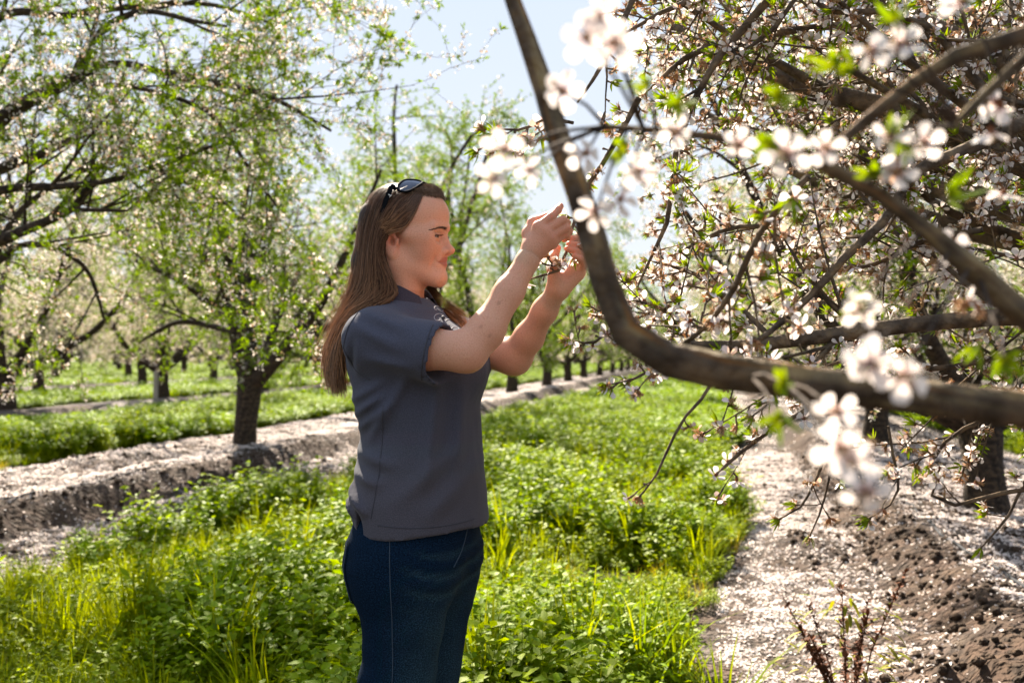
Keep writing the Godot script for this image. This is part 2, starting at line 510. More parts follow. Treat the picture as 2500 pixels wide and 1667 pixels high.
const MID_LIMBS_B := [
	[Vector4(0.980, 1.978, -2.345, 0.0190), Vector4(0.623, 1.775, -2.221, 0.0160), Vector4(0.489, 1.707, -2.142, 0.0132), Vector4(0.388, 1.660, -2.121, 0.0115), Vector4(0.342, 1.578, -2.112, 0.0099), Vector4(0.247, 1.485, -2.092, 0.0091), Vector4(0.203, 1.433, -2.083, 0.0082), Vector4(0.132, 1.364, -2.069, 0.0070), Vector4(0.029, 1.284, -2.027, 0.0037)],
	[Vector4(0.266, 1.485, -2.403, 0.0066), Vector4(0.211, 1.540, -2.391, 0.0066), Vector4(0.152, 1.582, -2.379, 0.0062), Vector4(0.098, 1.594, -2.368, 0.0057), Vector4(0.039, 1.590, -2.356, 0.0052), Vector4(-0.016, 1.569, -2.345, 0.0043), Vector4(-0.082, 1.534, -2.331, 0.0028)],
	[Vector4(0.236, 2.262, -2.396, 0.0123), Vector4(0.075, 2.050, -2.312, 0.0097), Vector4(0.009, 1.959, -2.248, 0.0086), Vector4(-0.042, 1.868, -2.237, 0.0077), Vector4(-0.061, 1.822, -2.233, 0.0072), Vector4(-0.087, 1.738, -2.228, 0.0068), Vector4(-0.093, 1.677, -2.227, 0.0063), Vector4(-0.109, 1.576, -2.223, 0.0054), Vector4(-0.128, 1.539, -2.220, 0.0045), Vector4(-0.167, 1.454, -2.212, 0.0027)],
	[Vector4(-0.135, 2.078, -2.014, 0.0074), Vector4(-0.175, 1.975, -1.985, 0.0061), Vector4(-0.205, 1.896, -1.959, 0.0052), Vector4(-0.223, 1.861, -1.945, 0.0044), Vector4(-0.245, 1.821, -1.940, 0.0036), Vector4(-0.266, 1.792, -1.936, 0.0020)],
	[Vector4(-0.159, 1.839, -2.111, 0.0069), Vector4(-0.204, 1.753, -2.102, 0.0060), Vector4(-0.237, 1.703, -2.116, 0.0052), Vector4(-0.263, 1.675, -2.131, 0.0048), Vector4(-0.282, 1.644, -2.147, 0.0044), Vector4(-0.293, 1.620, -2.165, 0.0040), Vector4(-0.306, 1.585, -2.152, 0.0036), Vector4(-0.306, 1.568, -2.142, 0.0036), Vector4(-0.311, 1.540, -2.131, 0.0035), Vector4(-0.318, 1.504, -2.119, 0.0035), Vector4(-0.332, 1.475, -2.106, 0.0035), Vector4(-0.348, 1.467, -2.103, 0.0031), Vector4(-0.377, 1.461, -2.087, 0.0022)],
	[Vector4(-0.318, 1.499, -2.119, 0.0026), Vector4(-0.338, 1.487, -2.105, 0.0026), Vector4(-0.358, 1.489, -2.091, 0.0022), Vector4(-0.370, 1.497, -2.088, 0.0017)],
	[Vector4(0.343, 2.095, -2.520, 0.0099), Vector4(0.203, 2.068, -2.441, 0.0087), Vector4(-0.044, 1.999, -2.339, 0.0076), Vector4(-0.084, 1.969, -2.331, 0.0066), Vector4(-0.114, 1.945, -2.325, 0.0057), Vector4(-0.146, 1.914, -2.318, 0.0038)],
	[Vector4(0.052, 2.214, -2.461, 0.0079), Vector4(-0.058, 2.136, -2.387, 0.0068), Vector4(-0.120, 2.091, -2.323, 0.0057), Vector4(-0.173, 2.060, -2.312, 0.0043), Vector4(-0.210, 2.040, -2.305, 0.0028)],
	[Vector4(0.190, 2.138, -2.285, 0.0063), Vector4(0.230, 2.026, -2.191, 0.0069), Vector4(0.337, 2.024, -2.213, 0.0073), Vector4(0.418, 2.000, -2.230, 0.0078), Vector4(0.455, 1.982, -2.237, 0.0078), Vector4(0.494, 1.933, -2.245, 0.0086), Vector4(0.571, 1.839, -2.261, 0.0104)],
	[Vector4(0.236, 2.195, -2.396, 0.0066), Vector4(0.175, 2.101, -2.333, 0.0060), Vector4(0.126, 2.018, -2.272, 0.0054), Vector4(0.079, 1.982, -2.262, 0.0045), Vector4(0.047, 1.959, -2.256, 0.0032)],
	[Vector4(-0.011, 1.238, -1.958, 0.0032), Vector4(-0.025, 1.215, -1.935, 0.0031), Vector4(-0.063, 1.171, -1.927, 0.0027), Vector4(-0.090, 1.117, -1.921, 0.0027), Vector4(-0.113, 1.066, -1.916, 0.0023), Vector4(-0.136, 1.035, -1.912, 0.0016)],
	[Vector4(0.260, 1.245, -2.044, 0.0048), Vector4(0.166, 1.185, -2.025, 0.0044), Vector4(0.093, 1.140, -2.010, 0.0040), Vector4(0.050, 1.108, -2.001, 0.0040), Vector4(0.010, 1.072, -1.993, 0.0028)],
	[Vector4(0.771, 1.012, -2.404, 0.0054), Vector4(0.664, 0.998, -2.382, 0.0050), Vector4(0.615, 0.990, -2.372, 0.0050), Vector4(0.558, 0.975, -2.360, 0.0045), Vector4(0.521, 0.963, -2.353, 0.0041), Vector4(0.464, 0.987, -2.341, 0.0036), Vector4(0.461, 1.009, -2.340, 0.0032), Vector4(0.479, 1.028, -2.344, 0.0018)],
	[Vector4(0.240, 1.102, -2.295, 0.0036), Vector4(0.227, 1.048, -2.293, 0.0036), Vector4(0.205, 0.998, -2.288, 0.0032), Vector4(0.182, 0.960, -2.283, 0.0027), Vector4(0.155, 0.944, -2.278, 0.0018)],
	[Vector4(0.266, 1.120, -2.301, 0.0032), Vector4(0.250, 1.055, -2.297, 0.0032), Vector4(0.238, 0.994, -2.295, 0.0027), Vector4(0.220, 0.936, -2.291, 0.0023), Vector4(0.208, 0.910, -2.289, 0.0014)],
	[Vector4(0.356, 1.146, -2.217, 0.0030), Vector4(0.368, 1.070, -2.219, 0.0030), Vector4(0.377, 1.034, -2.221, 0.0030), Vector4(0.368, 0.990, -2.219, 0.0026), Vector4(0.331, 0.961, -2.212, 0.0017)],
	[Vector4(0.718, 1.102, -2.393, 0.0041), Vector4(0.664, 1.009, -2.382, 0.0036), Vector4(0.634, 0.944, -2.376, 0.0032), Vector4(0.604, 0.906, -2.370, 0.0027), Vector4(0.577, 0.875, -2.364, 0.0018)],
	[Vector4(-0.270, 1.745, -1.905, 0.0036), Vector4(-0.321, 1.749, -1.874, 0.0031), Vector4(-0.354, 1.729, -1.867, 0.0027), Vector4(-0.390, 1.728, -1.859, 0.0023), Vector4(-0.426, 1.728, -1.852, 0.0016)],
	[Vector4(-0.168, 1.371, -2.007, 0.0037), Vector4(-0.207, 1.348, -1.999, 0.0033), Vector4(-0.243, 1.320, -1.992, 0.0029), Vector4(-0.278, 1.324, -1.985, 0.0016)],
	[Vector4(0.124, 1.540, -1.404, 0.0050), Vector4(0.075, 1.491, -1.444, 0.0049), Vector4(0.048, 1.444, -1.490, 0.0048), Vector4(0.025, 1.394, -1.536, 0.0046), Vector4(-0.019, 1.340, -1.630, 0.0046), Vector4(-0.070, 1.308, -1.772, 0.0043)],
	[Vector4(0.526, 1.548, -2.150, 0.0066), Vector4(0.425, 1.535, -2.231, 0.0060), Vector4(0.357, 1.501, -2.319, 0.0054), Vector4(0.283, 1.487, -2.355, 0.0042), Vector4(0.196, 1.496, -2.388, 0.0028)],
	[Vector4(0.578, 1.455, -2.365, 0.0063), Vector4(0.493, 1.510, -2.449, 0.0057), Vector4(0.418, 1.598, -2.536, 0.0054), Vector4(0.355, 1.703, -2.625, 0.0046), Vector4(0.307, 1.795, -2.717, 0.0032)],
	[Vector4(0.100, 1.343, -2.113, 0.0059), Vector4(0.045, 1.403, -2.204, 0.0058), Vector4(-0.008, 1.446, -2.244, 0.0054), Vector4(-0.053, 1.482, -2.286, 0.0051), Vector4(-0.138, 1.510, -2.320, 0.0028)],
	[Vector4(-0.040, 1.314, -2.084, 0.0059), Vector4(-0.084, 1.370, -2.127, 0.0056), Vector4(-0.117, 1.396, -2.120, 0.0043), Vector4(-0.160, 1.409, -2.111, 0.0026)],
	[Vector4(0.752, 1.330, -2.502, 0.0085), Vector4(0.604, 1.282, -2.472, 0.0071), Vector4(0.474, 1.264, -2.445, 0.0062), Vector4(0.344, 1.292, -2.419, 0.0047), Vector4(0.233, 1.264, -2.396, 0.0028)],
	[Vector4(0.784, 1.203, -2.611, 0.0069), Vector4(0.668, 1.153, -2.587, 0.0059), Vector4(0.561, 1.104, -2.565, 0.0049), Vector4(0.513, 1.045, -2.555, 0.0030)],
]
const FRONT_BLOSSOMS := [Vector3(-0.070, 1.510, -0.619), Vector3(-0.078, 1.497, -0.617), Vector3(-0.065, 1.504, -0.650), Vector3(-0.112, 1.498, -0.743), Vector3(-0.154, 1.455, -0.734), Vector3(-0.162, 1.433, -0.732), Vector3(-0.148, 1.453, -0.807), Vector3(-0.107, 1.473, -0.846), Vector3(-0.094, 1.416, -0.797), Vector3(-0.060, 1.449, -0.804), Vector3(-0.074, 1.426, -0.802), Vector3(0.051, 1.445, -0.746), Vector3(0.081, 1.453, -0.772), Vector3(0.117, 1.524, -0.779), Vector3(0.137, 1.528, -0.784), Vector3(0.129, 1.462, -0.782), Vector3(0.154, 1.458, -0.787), Vector3(0.217, 1.483, -0.861), Vector3(0.226, 1.504, -0.863), Vector3(0.092, 1.295, -0.652), Vector3(0.117, 1.289, -0.657), Vector3(0.106, 1.336, -0.787), Vector3(0.083, 1.235, -0.650), Vector3(0.080, 1.262, -0.711), Vector3(0.088, 1.218, -0.631), Vector3(0.075, 1.243, -0.648), Vector3(0.186, 1.562, -0.804), Vector3(0.271, 1.458, -1.026), Vector3(0.217, 1.345, -0.912), Vector3(0.199, 1.393, -0.909), Vector3(-0.031, 1.484, -0.831), Vector3(0.020, 1.477, -0.862), Vector3(0.143, 1.444, -0.846)]
const FRONT_LEAVES := [Vector3(0.045, 1.487, -0.744), Vector3(0.088, 1.514, -0.773), Vector3(0.101, 1.511, -0.776), Vector3(0.133, 1.547, -0.783), Vector3(-0.029, 1.500, -0.811), Vector3(-0.053, 1.516, -0.806), Vector3(0.046, 1.279, -0.724), Vector3(0.043, 1.256, -0.723), Vector3(0.199, 1.296, -0.756), Vector3(0.111, 1.343, -0.788), Vector3(0.207, 1.307, -0.859), Vector3(0.041, 1.458, -0.774), Vector3(0.184, 1.426, -0.854), Vector3(0.126, 1.444, -0.842), Vector3(-0.070, 1.469, -0.802), Vector3(0.139, 1.456, -0.784)]


func _ready() -> void:
	# camera: a 35 mm lens focused on the woman
	var cam := Camera3D.new()
	cam.name = "camera"
	var lens := CameraAttributesPhysical.new()
	lens.frustum_focal_length = 35.0
	lens.frustum_focus_distance = 2.2
	lens.exposure_aperture = 4.2
	lens.frustum_near = 0.05
	lens.frustum_far = 1200.0
	cam.attributes = lens
	cam.position = Vector3(0, 1.3, 0)
	cam.rotation_degrees = Vector3(0.66, YAW, 0)
	add_child(cam)
	cam.fov = 37.87
	cam.near = 0.05
	cam.far = 1200.0
	cam.current = true
	# sky, sun and exposure
	var sky_mat := ProceduralSkyMaterial.new()
	sky_mat.sky_top_color = lin(0.152, 0.183, 0.235)
	sky_mat.sky_horizon_color = lin(0.222, 0.230, 0.238)
	sky_mat.sky_curve = 0.22
	sky_mat.ground_bottom_color = lin(0.07, 0.09, 0.03)
	sky_mat.ground_horizon_color = lin(0.15, 0.17, 0.1)
	sky_mat.sun_angle_max = 12.0
	sky_mat.sun_curve = 0.08
	var sky := Sky.new()
	sky.sky_material = sky_mat
	var env := Environment.new()
	env.background_mode = Environment.BG_SKY
	env.sky = sky
	env.tonemap_mode = Environment.TONE_MAPPER_LINEAR
	env.tonemap_exposure = 4.5
	env.sdfgi_enabled = true
	env.ssao_enabled = true
	env.ssil_enabled = true
	var we := WorldEnvironment.new()
	we.name = "world_environment"
	we.environment = env
	add_child(we)
	var sun := DirectionalLight3D.new()
	sun.name = "sun"
	sun.light_energy = 1.6
	sun.light_color = Color(1.0, 0.95, 0.87)
	sun.light_angular_distance = 0.53
	sun.shadow_enabled = true
	sun.rotation_degrees = Vector3(-39, 180.0 + 29.0, 0)
	add_child(sun)
	noise.seed = 7
	noise.frequency = 1.0
	make_materials()
	make_ground()
	make_petals()
	make_lane()
	make_orchard()
	make_near_tree()
	make_person()
	make_small_things()


# ---------- the woman
const FWD := Vector3(0.927, 0, 0.375)      # where her chest points
const SIDE := Vector3(-0.375, 0, 0.927)    # her right
const HEAD_AT := Vector3(-0.018, 1.569, 0.0)


class Shirt extends Field:
	var noise: FastNoiseLite
	var ys := PackedFloat32Array([0.86, 0.915, 0.977, 1.056, 1.129, 1.212, 1.28, 1.34, 1.39, 1.425, 1.45, 1.47])
	var aa := PackedFloat32Array([0.139, 0.141, 0.141, 0.131, 0.124, 0.130, 0.138, 0.128, 0.088, 0.060, 0.046, 0.040])
	var bb := PackedFloat32Array([0.188, 0.190, 0.190, 0.177, 0.169, 0.173, 0.178, 0.172, 0.124, 0.072, 0.048, 0.040])
	var xx := PackedFloat32Array([0.016, 0.012, 0.006, 0.009, 0.011, -0.002, -0.012, -0.024, -0.034, -0.038, -0.036, -0.034])
	var folds := []

	func torso(p: Vector3) -> float:
		var i := 0
		while i < ys.size() - 2 and p.y > ys[i + 1]:
			i += 1
		var t := clampf((p.y - ys[i]) / (ys[i + 1] - ys[i]), 0.0, 1.0)
		t = t * t * (3.0 - 2.0 * t) * 0.5 + t * 0.5
		var a := lerpf(aa[i], aa[i + 1], t)
		var b := lerpf(bb[i], bb[i + 1], t)
		var q := p - Vector3(lerpf(xx[i], xx[i + 1], t), 0, 0)
		var u := q.dot(FWD) / a
		var w := q.dot(SIDE) / b
		var k0 := sqrt(u * u + w * w)
		var k1 := sqrt(u * u / (a * a) + w * w / (b * b))
		return k0 * (k0 - 1.0) / maxf(k1, 1e-5)

	func d(p: Vector3) -> float:
		var e := prims(p, torso(p))
		if absf(e) > 0.03:
			return maxf(e, bottom(p))
		# cloth: folds running between two points of the side view, on the near or the far side
		for f in folds:
			var a: Vector2 = f[0]
			var ba: Vector2 = f[1] - a
			var q := Vector2(p.x, p.y) - a
			var h := clampf(q.dot(ba) / ba.dot(ba), 0.0, 1.0)
			var w: float = f[2]
			var off := (q - ba * h).length() / w
			if off < 2.2 and p.z > -0.02:
				e -= 2.4 * f[3] * exp(-off * off) * sin(PI * clampf(h * 0.9 + 0.1, 0.0, 1.0))
		e += 0.0028 * noise.get_noise_3d(p.x * 9.0, p.y * 5.0, p.z * 9.0)
		return maxf(e, bottom(p))

	func bottom(p: Vector3) -> float:
		var q := p - Vector3(0.01, 0, 0)
		var u := q.dot(FWD)
		var hem := 0.914 + 0.006 * sin(q.x * 17.0)
		if u < -0.07:      # the back tail behind the side slit
			hem = 0.945 - 0.03 * clampf((u + 0.13) / 0.05, 0.0, 1.0) + 0.012 * clampf((-0.13 - u) / 0.03, 0.0, 1.0)
		elif u < -0.055:
			hem = 0.945 + 0.03 * (1.0 - absf(u + 0.0625) / 0.0075)
		return hem - p.y


class Jeans extends Field:
	var noise: FastNoiseLite

	func d(p: Vector3) -> float:
		var e := prims(p, 1e3)
		if absf(e) < 0.03:
			e += 0.0045 * noise.get_noise_3d(p.x * 6.0, p.y * 15.0, p.z * 6.0)
			e += 0.0022 * sin(p.y * 150.0 + 3.0 * sin(p.x * 20.0)) * smoothstep(0.74, 0.80, p.y) * smoothstep(0.90, 0.85, p.y) * smoothstep(-0.03, 0.05, p.x)
		return maxf(e, p.y - 0.945)


func head_xf() -> Transform3D:
	return Transform3D(Basis(Vector3.UP, -deg_to_rad(12.0)), HEAD_AT)


func head_field() -> Field:
	var f := Field.new()
	f.ell(Vector3(-0.020, 0.030, 0), Vector3(0.096, 0.076, 0.073), 0.02)
	f.ell(Vector3(0.024, 0.040, 0), Vector3(0.063, 0.054, 0.060), 0.03)
	f.ell(Vector3(0.024, -0.038, 0), Vector3(0.054, 0.070, 0.056), 0.03)
	for s: float in [-1.0, 1.0]:
		f.cap(Vector3(-0.014, -0.066, 0.047 * s), Vector3(0.062, -0.104, 0.014 * s), 0.020, 0.0155, 0.025)
		f.ell(Vector3(0.045, -0.026, 0.033 * s), Vector3(0.030, 0.033, 0.0245), 0.025)
		f.cap(Vector3(0.050, -0.012, 0.045 * s), Vector3(0.012, -0.010, 0.060 * s), 0.013, 0.010, 0.02)
	f.cap(Vector3(0.0665, -0.099, -0.006), Vector3(0.0665, -0.099, 0.006), 0.0170, 0.0170, 0.016)
	f.ell(Vector3(0.052, -0.064, 0), Vector3(0.0285, 0.030, 0.032), 0.016)
	for s: float in [-1.0, 1.0]:
		f.cut_ell(Vector3(0.089, -0.008, 0.031 * s), Vector3(0.020, 0.015, 0.019), 0.016)
		f.cap(Vector3(0.0815, 0.0095, 0.008 * s), Vector3(0.066, 0.0085, 0.040 * s), 0.0085, 0.0080, 0.014)
	for s: float in [-1.0, 1.0]:
		f.cut_ell(Vector3(0.088, -0.015, 0.0235 * s), Vector3(0.013, 0.016, 0.0085), 0.008)
	# nose
	f.cap(Vector3(0.0770, 0.000, 0), Vector3(0.0875, -0.033, 0), 0.0078, 0.0085, 0.012)
	f.ell(Vector3(0.0930, -0.0400, 0), Vector3(0.0116, 0.0098, 0.0105), 0.008)
	for s: float in [-1.0, 1.0]:
		f.ell(Vector3(0.0800, -0.0448, 0.0128 * s), Vector3(0.0108, 0.0082, 0.0074), 0.006)
		f.cut_ell(Vector3(0.0865, -0.0505, 0.0088 * s), Vector3(0.0062, 0.0044, 0.0042), 0.003)
		f.cut_cap(Vector3(0.0735, -0.037, 0.0205 * s), Vector3(0.0670, -0.051, 0.0215 * s), 0.0032, 0.0034, 0.005)
	f.cap(Vector3(0.0895, -0.0470, 0), Vector3(0.079, -0.053, 0), 0.0042, 0.0045, 0.006)
	f.cut_cap(Vector3(0.0985, -0.002, -0.012), Vector3(0.0985, -0.002, 0.012), 0.0085, 0.0085, 0.010)
	# mouth
	for s: float in [-1.0, 1.0]:
		f.cap(Vector3(0.0800, -0.0605, 0), Vector3(0.0665, -0.0662, 0.0250 * s), 0.0056, 0.0030, 0.006)
		f.cap(Vector3(0.0785, -0.0712, 0), Vector3(0.0660, -0.0694, 0.0238 * s), 0.0064, 0.0032, 0.006)
		f.cut_cap(Vector3(0.0875, -0.0660, 0), Vector3(0.0705, -0.0680, 0.0270 * s), 0.0013, 0.0014, 0.0035)
		f.cut_cap(Vector3(0.0680, -0.060, 0.034 * s), Vector3(0.0640, -0.076, 0.035 * s), 0.001, 0.0015, 0.012)
		# eyelids round the eye, narrowed to a squint
		f.ell(Vector3(0.0655, -0.0100, 0.0305 * s), Vector3(0.0128, 0.0120, 0.0150), 0.006)
		f.cut_ell(Vector3(0.0775, -0.0120, 0.0335 * s), Vector3(0.0125, 0.0029, 0.0150), 0.0015)
		f.cut_cap(Vector3(0.0800, -0.0040, 0.022 * s), Vector3(0.0690, -0.0050, 0.043 * s), 0.0012, 0.0012, 0.005)
		f.cut_cap(Vector3(0.0815, -0.0220, 0.020 * s), Vector3(0.070, -0.0240, 0.040 * s), 0.0015, 0.0012, 0.006)
	# ears
	for s: float in [-1.0, 1.0]:
		var t := Basis(Vector3.UP, 0.42 * s) * Basis(Vector3(0, 0, 1), 0.20)
		f.ell(Vector3(-0.025, -0.020, 0.0760 * s), Vector3(0.0180, 0.033, 0.0065), 0.004, t)
		f.ell(Vector3(-0.017, -0.048, 0.0720 * s), Vector3(0.009, 0.012, 0.006), 0.005, t)
		f.cut_ell(Vector3(-0.019, -0.018, 0.0840 * s), Vector3(0.0100, 0.022, 0.0075), 0.002, t)
		f.cap(Vector3(-0.007, -0.022, 0.0705 * s), Vector3(-0.008, -0.031, 0.0705 * s), 0.0045, 0.004, 0.003)
		f.cut_ell(Vector3(-0.016, -0.026, 0.0770 * s), Vector3(0.0055, 0.0105, 0.010), 0.002, t)
	# neck
	f.cap(Vector3(-0.030, -0.055, 0), Vector3(-0.030, -0.190, 0), 0.050, 0.056, 0.035)
	f.cap(Vector3(-0.026, -0.06, 0.048), Vector3(0.018, -0.19, 0.018), 0.016, 0.012, 0.03)
	f.cap(Vector3(-0.026, -0.06, -0.048), Vector3(0.018, -0.19, -0.018), 0.016, 0.012, 0.03)
	return f


func skin_tint(p: Vector3) -> Color:
	var c := Color(0.66, 0.355, 0.240)
	var q := head_xf().affine_inverse() * p
	if q.y > -0.13 and q.length() < 0.17:
		var red := exp(-(q - Vector3(0.055, -0.035, 0.045 * signf(q.z))).length_squared() / 0.0009) * 0.28
		red += exp(-(q - Vector3(0.095, -0.037, 0)).length_squared() / 0.0003) * 0.35
		red += exp(-(q - Vector3(-0.022, -0.022, 0.078 * signf(q.z))).length_squared() / 0.0006) * 0.9
		c = c.lerp(Color(0.54, 0.20, 0.125), clampf(red, 0.0, 1.0))
		# lips
		var m := Vector2((q.y + 0.0655) / 0.0125, q.z / 0.0245)
		var edge := 1.0 - m.length_squared()
		if q.x > 0.058 and edge > 0.0:
			c = c.lerp(Color(0.40, 0.14, 0.105), clampf(edge * 3.0, 0.0, 0.9))
	else:
		var red2 := smoothstep(1.44, 1.52, p.y) * smoothstep(0.22, 0.30, p.x)
		c = c.lerp(Color(0.57, 0.25, 0.16), red2 * 0.7)
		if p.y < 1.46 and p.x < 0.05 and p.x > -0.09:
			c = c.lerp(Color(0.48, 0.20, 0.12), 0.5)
	# moles
	for s in [Vector3(0.150, 1.352, 0.238), Vector3(0.168, 1.335, 0.236), Vector3(0.128, 1.300, 0.250), Vector3(0.185, 1.400, 0.215), Vector3(0.075, 1.345, 0.235)]:
		if (p - s).length() < 0.0045:
			c = c.lerp(Color(0.30, 0.15, 0.09), 0.5)
	return c


func hand(g: Geo, wrist: Vector3, into: Vector3, fingers: Array, palm_r: float, lo: Vector3, hi: Vector3) -> void:
	var f := Field.new()
	f.cap(into, wrist, 0.0245, 0.0228, 0.015)
	for k in 4:
		var c: Array = fingers[k]
		var base: Vector3 = c[0]
		f.cap(wrist.lerp(base, 0.12), base, palm_r, 0.0118, 0.016)
	for k in 3:
		f.cap(fingers[k][0], fingers[k + 1][0], 0.0112, 0.0108, 0.008)
	for k in 4:
		var c: Array = fingers[k]
		var r := [0.0105, 0.0102, 0.0098, 0.0086][k] as float
		f.cap(c[0], c[1], r, r * 0.9, 0.004)
		f.cap(c[1], c[2], r * 0.9, r * 0.8, 0.003)
		f.cap(c[2], c[3], r * 0.8, r * 0.66, 0.003)
	var t: Array = fingers[4]
	f.cap(wrist.lerp(t[0], 0.3), t[0], 0.017, 0.0145, 0.014)
	f.cap(t[0], t[1], 0.0145, 0.0118, 0.008)
	f.cap(t[1], t[2], 0.0115, 0.0102, 0.004)
	f.cap(t[2], t[3], 0.0102, 0.0078, 0.003)
	nets(f, lo, hi, 0.003, g, skin_tint)


func make_person() -> void:
	var who := thing("person", "woman in a grey polo shirt and dark jeans holding up a blossom twig", "person", "", Transform3D(Basis(Vector3.UP, deg_to_rad(YAW)), Vector3(-0.658, 0, -2.152)))
	var xf := head_xf()
	# body: head, neck, arms and hands in one skin
	var g := Geo.new()
	var hf := head_field()
	var hg := Geo.new()
	nets(hf, Vector3(-0.125, -0.19, -0.095), Vector3(0.11, 0.115, 0.095), 0.0026, hg, func(p): return skin_tint(xf * p))
	var rw := Vector3(0.256, 1.515, 0.160)
	var lw := Vector3(0.310, 1.437, 0.060)
	var af := Field.new()
	af.cap(Vector3(-0.060, 1.328, 0.155), Vector3(0.020, 1.312, 0.190), 0.044, 0.047, 0.02)
	af.cap(Vector3(0.020, 1.312, 0.190), Vector3(0.120, 1.300, 0.212), 0.0455, 0.0385, 0.02)
	af.cap(Vector3(0.118, 1.302, 0.212), Vector3(0.158, 1.345, 0.200), 0.0365, 0.0360, 0.025)
	af.cap(Vector3(0.158, 1.345, 0.200), Vector3(0.205, 1.425, 0.180), 0.0360, 0.0288, 0.02)
	af.cap(Vector3(0.205, 1.425, 0.180), Vector3(0.244, 1.492, 0.165), 0.0288, 0.0238, 0.02)
	af.cap(Vector3(0.244, 1.492, 0.165), rw, 0.0238, 0.0228, 0.01)
	af.cap(Vector3(0.060, 1.335, -0.140), Vector3(0.215, 1.290, -0.060), 0.046, 0.041, 0.02)
	af.cap(Vector3(0.218, 1.288, -0.058), Vector3(0.250, 1.335, -0.025), 0.0325, 0.0320, 0.025)
	af.cap(Vector3(0.250, 1.335, -0.025), Vector3(0.285, 1.395, 0.025), 0.0320, 0.0255, 0.02)
	af.cap(Vector3(0.285, 1.395, 0.025), lw, 0.0265, 0.0215, 0.02)
	nets(af, Vector3(-0.16, 1.20, -0.22), Vector3(0.35, 1.55, 0.29), 0.006, g, skin_tint)
	hand(g, rw, Vector3(0.240, 1.488, 0.166), [
		[Vector3(0.267, 1.563, 0.166), Vector3(0.294, 1.584, 0.166), Vector3(0.308, 1.601, 0.150), Vector3(0.315, 1.611, 0.136)],
		[Vector3(0.280, 1.551, 0.172), Vector3(0.318, 1.577, 0.166), Vector3(0.328, 1.574, 0.147), Vector3(0.322, 1.569, 0.132)],
		[Vector3(0.290, 1.540, 0.170), Vector3(0.326, 1.562, 0.163), Vector3(0.332, 1.557, 0.145), Vector3(0.326, 1.553, 0.130)],
		[Vector3(0.296, 1.530, 0.162), Vector3(0.324, 1.549, 0.155), Vector3(0.329, 1.544, 0.139), Vector3(0.323, 1.540, 0.127)],
		[Vector3(0.248, 1.552, 0.142), Vector3(0.256, 1.576, 0.137), Vector3(0.285, 1.588, 0.128), Vector3(0.311, 1.603, 0.125)]], 0.0165,
		Vector3(0.20, 1.44, 0.10), Vector3(0.352, 1.632, 0.21))
	hand(g, lw, Vector3(0.290, 1.402, 0.032), [
		[Vector3(0.352, 1.500, 0.050), Vector3(0.373, 1.533, 0.056), Vector3(0.358, 1.548, 0.074), Vector3(0.340, 1.549, 0.088)],
		[Vector3(0.358, 1.491, 0.055), Vector3(0.375, 1.519, 0.070), Vector3(0.356, 1.533, 0.088), Vector3(0.335, 1.535, 0.096)],
		[Vector3(0.360, 1.482, 0.063), Vector3(0.371, 1.505, 0.083), Vector3(0.350, 1.519, 0.099), Vector3(0.330, 1.524, 0.103)],
		[Vector3(0.357, 1.472, 0.069), Vector3(0.369, 1.489, 0.088), Vector3(0.361, 1.502, 0.103), Vector3(0.346, 1.508, 0.108)],
		[Vector3(0.306, 1.462, 0.076), Vector3(0.298, 1.483, 0.087), Vector3(0.303, 1.511, 0.087), Vector3(0.311, 1.528, 0.081)]], 0.0165,
		Vector3(0.255, 1.37, -0.005), Vector3(0.40, 1.575, 0.135))
	for i in hg.v.size():
		hg.v[i] = xf * hg.v[i]
	var base := g.v.size()
	g.v.append_array(hg.v)
	g.n.append_array(hg.n)
	g.c.append_array(hg.c)
	for i in hg.ix:
		g.ix.append(base + i)
	g.smooth()
	part("body", g.mesh(), M.skin, who)
	make_face(who, xf)
	# polo shirt
	var sf := Shirt.new()
	sf.noise = noise
	sf.slack = 0.022
	sf.cap(Vector3(-0.040, 1.376, 0.045), Vector3(-0.080, 1.334, 0.143), 0.034, 0.050, 0.05)
	sf.cap(Vector3(-0.078, 1.326, 0.144), Vector3(0.052, 1.302, 0.196), 0.059, 0.064, 0.04)
	sf.cap(Vector3(-0.024, 1.376, -0.055), Vector3(0.040, 1.334, -0.150), 0.034, 0.052, 0.05)
	sf.cap(Vector3(0.040, 1.335, -0.150), Vector3(0.125, 1.315, -0.110), 0.064, 0.060, 0.04)
	var cuff := (Vector3(0.052, 1.302, 0.196) - Vector3(-0.080, 1.334, 0.148)).normalized()
	sf.ell(Vector3(0.075, 1.265, 0.05), Vector3(0.075, 0.065, 0.10), 0.06, Basis(Vector3.UP, -0.385))
	sf.ell(Vector3(0.07, 1.262, -0.07), Vector3(0.075, 0.065, 0.07), 0.06, Basis(Vector3.UP, -0.385))
	sf.cut_cap(Vector3(0.052, 1.302, 0.196) + cuff * 0.0635, Vector3(0.052, 1.302, 0.196) + cuff * 0.14, 0.078, 0.090, 0.004)
	sf.cut_cap(Vector3(0.052, 1.302, 0.196) + cuff * 0.015, Vector3(0.052, 1.302, 0.196) + cuff * 0.10, 0.0560, 0.0570, 0.003)
	sf.cut_ell(Vector3(-0.028, 1.475, 0), Vector3(0.066, 0.075, 0.066), 0.008)
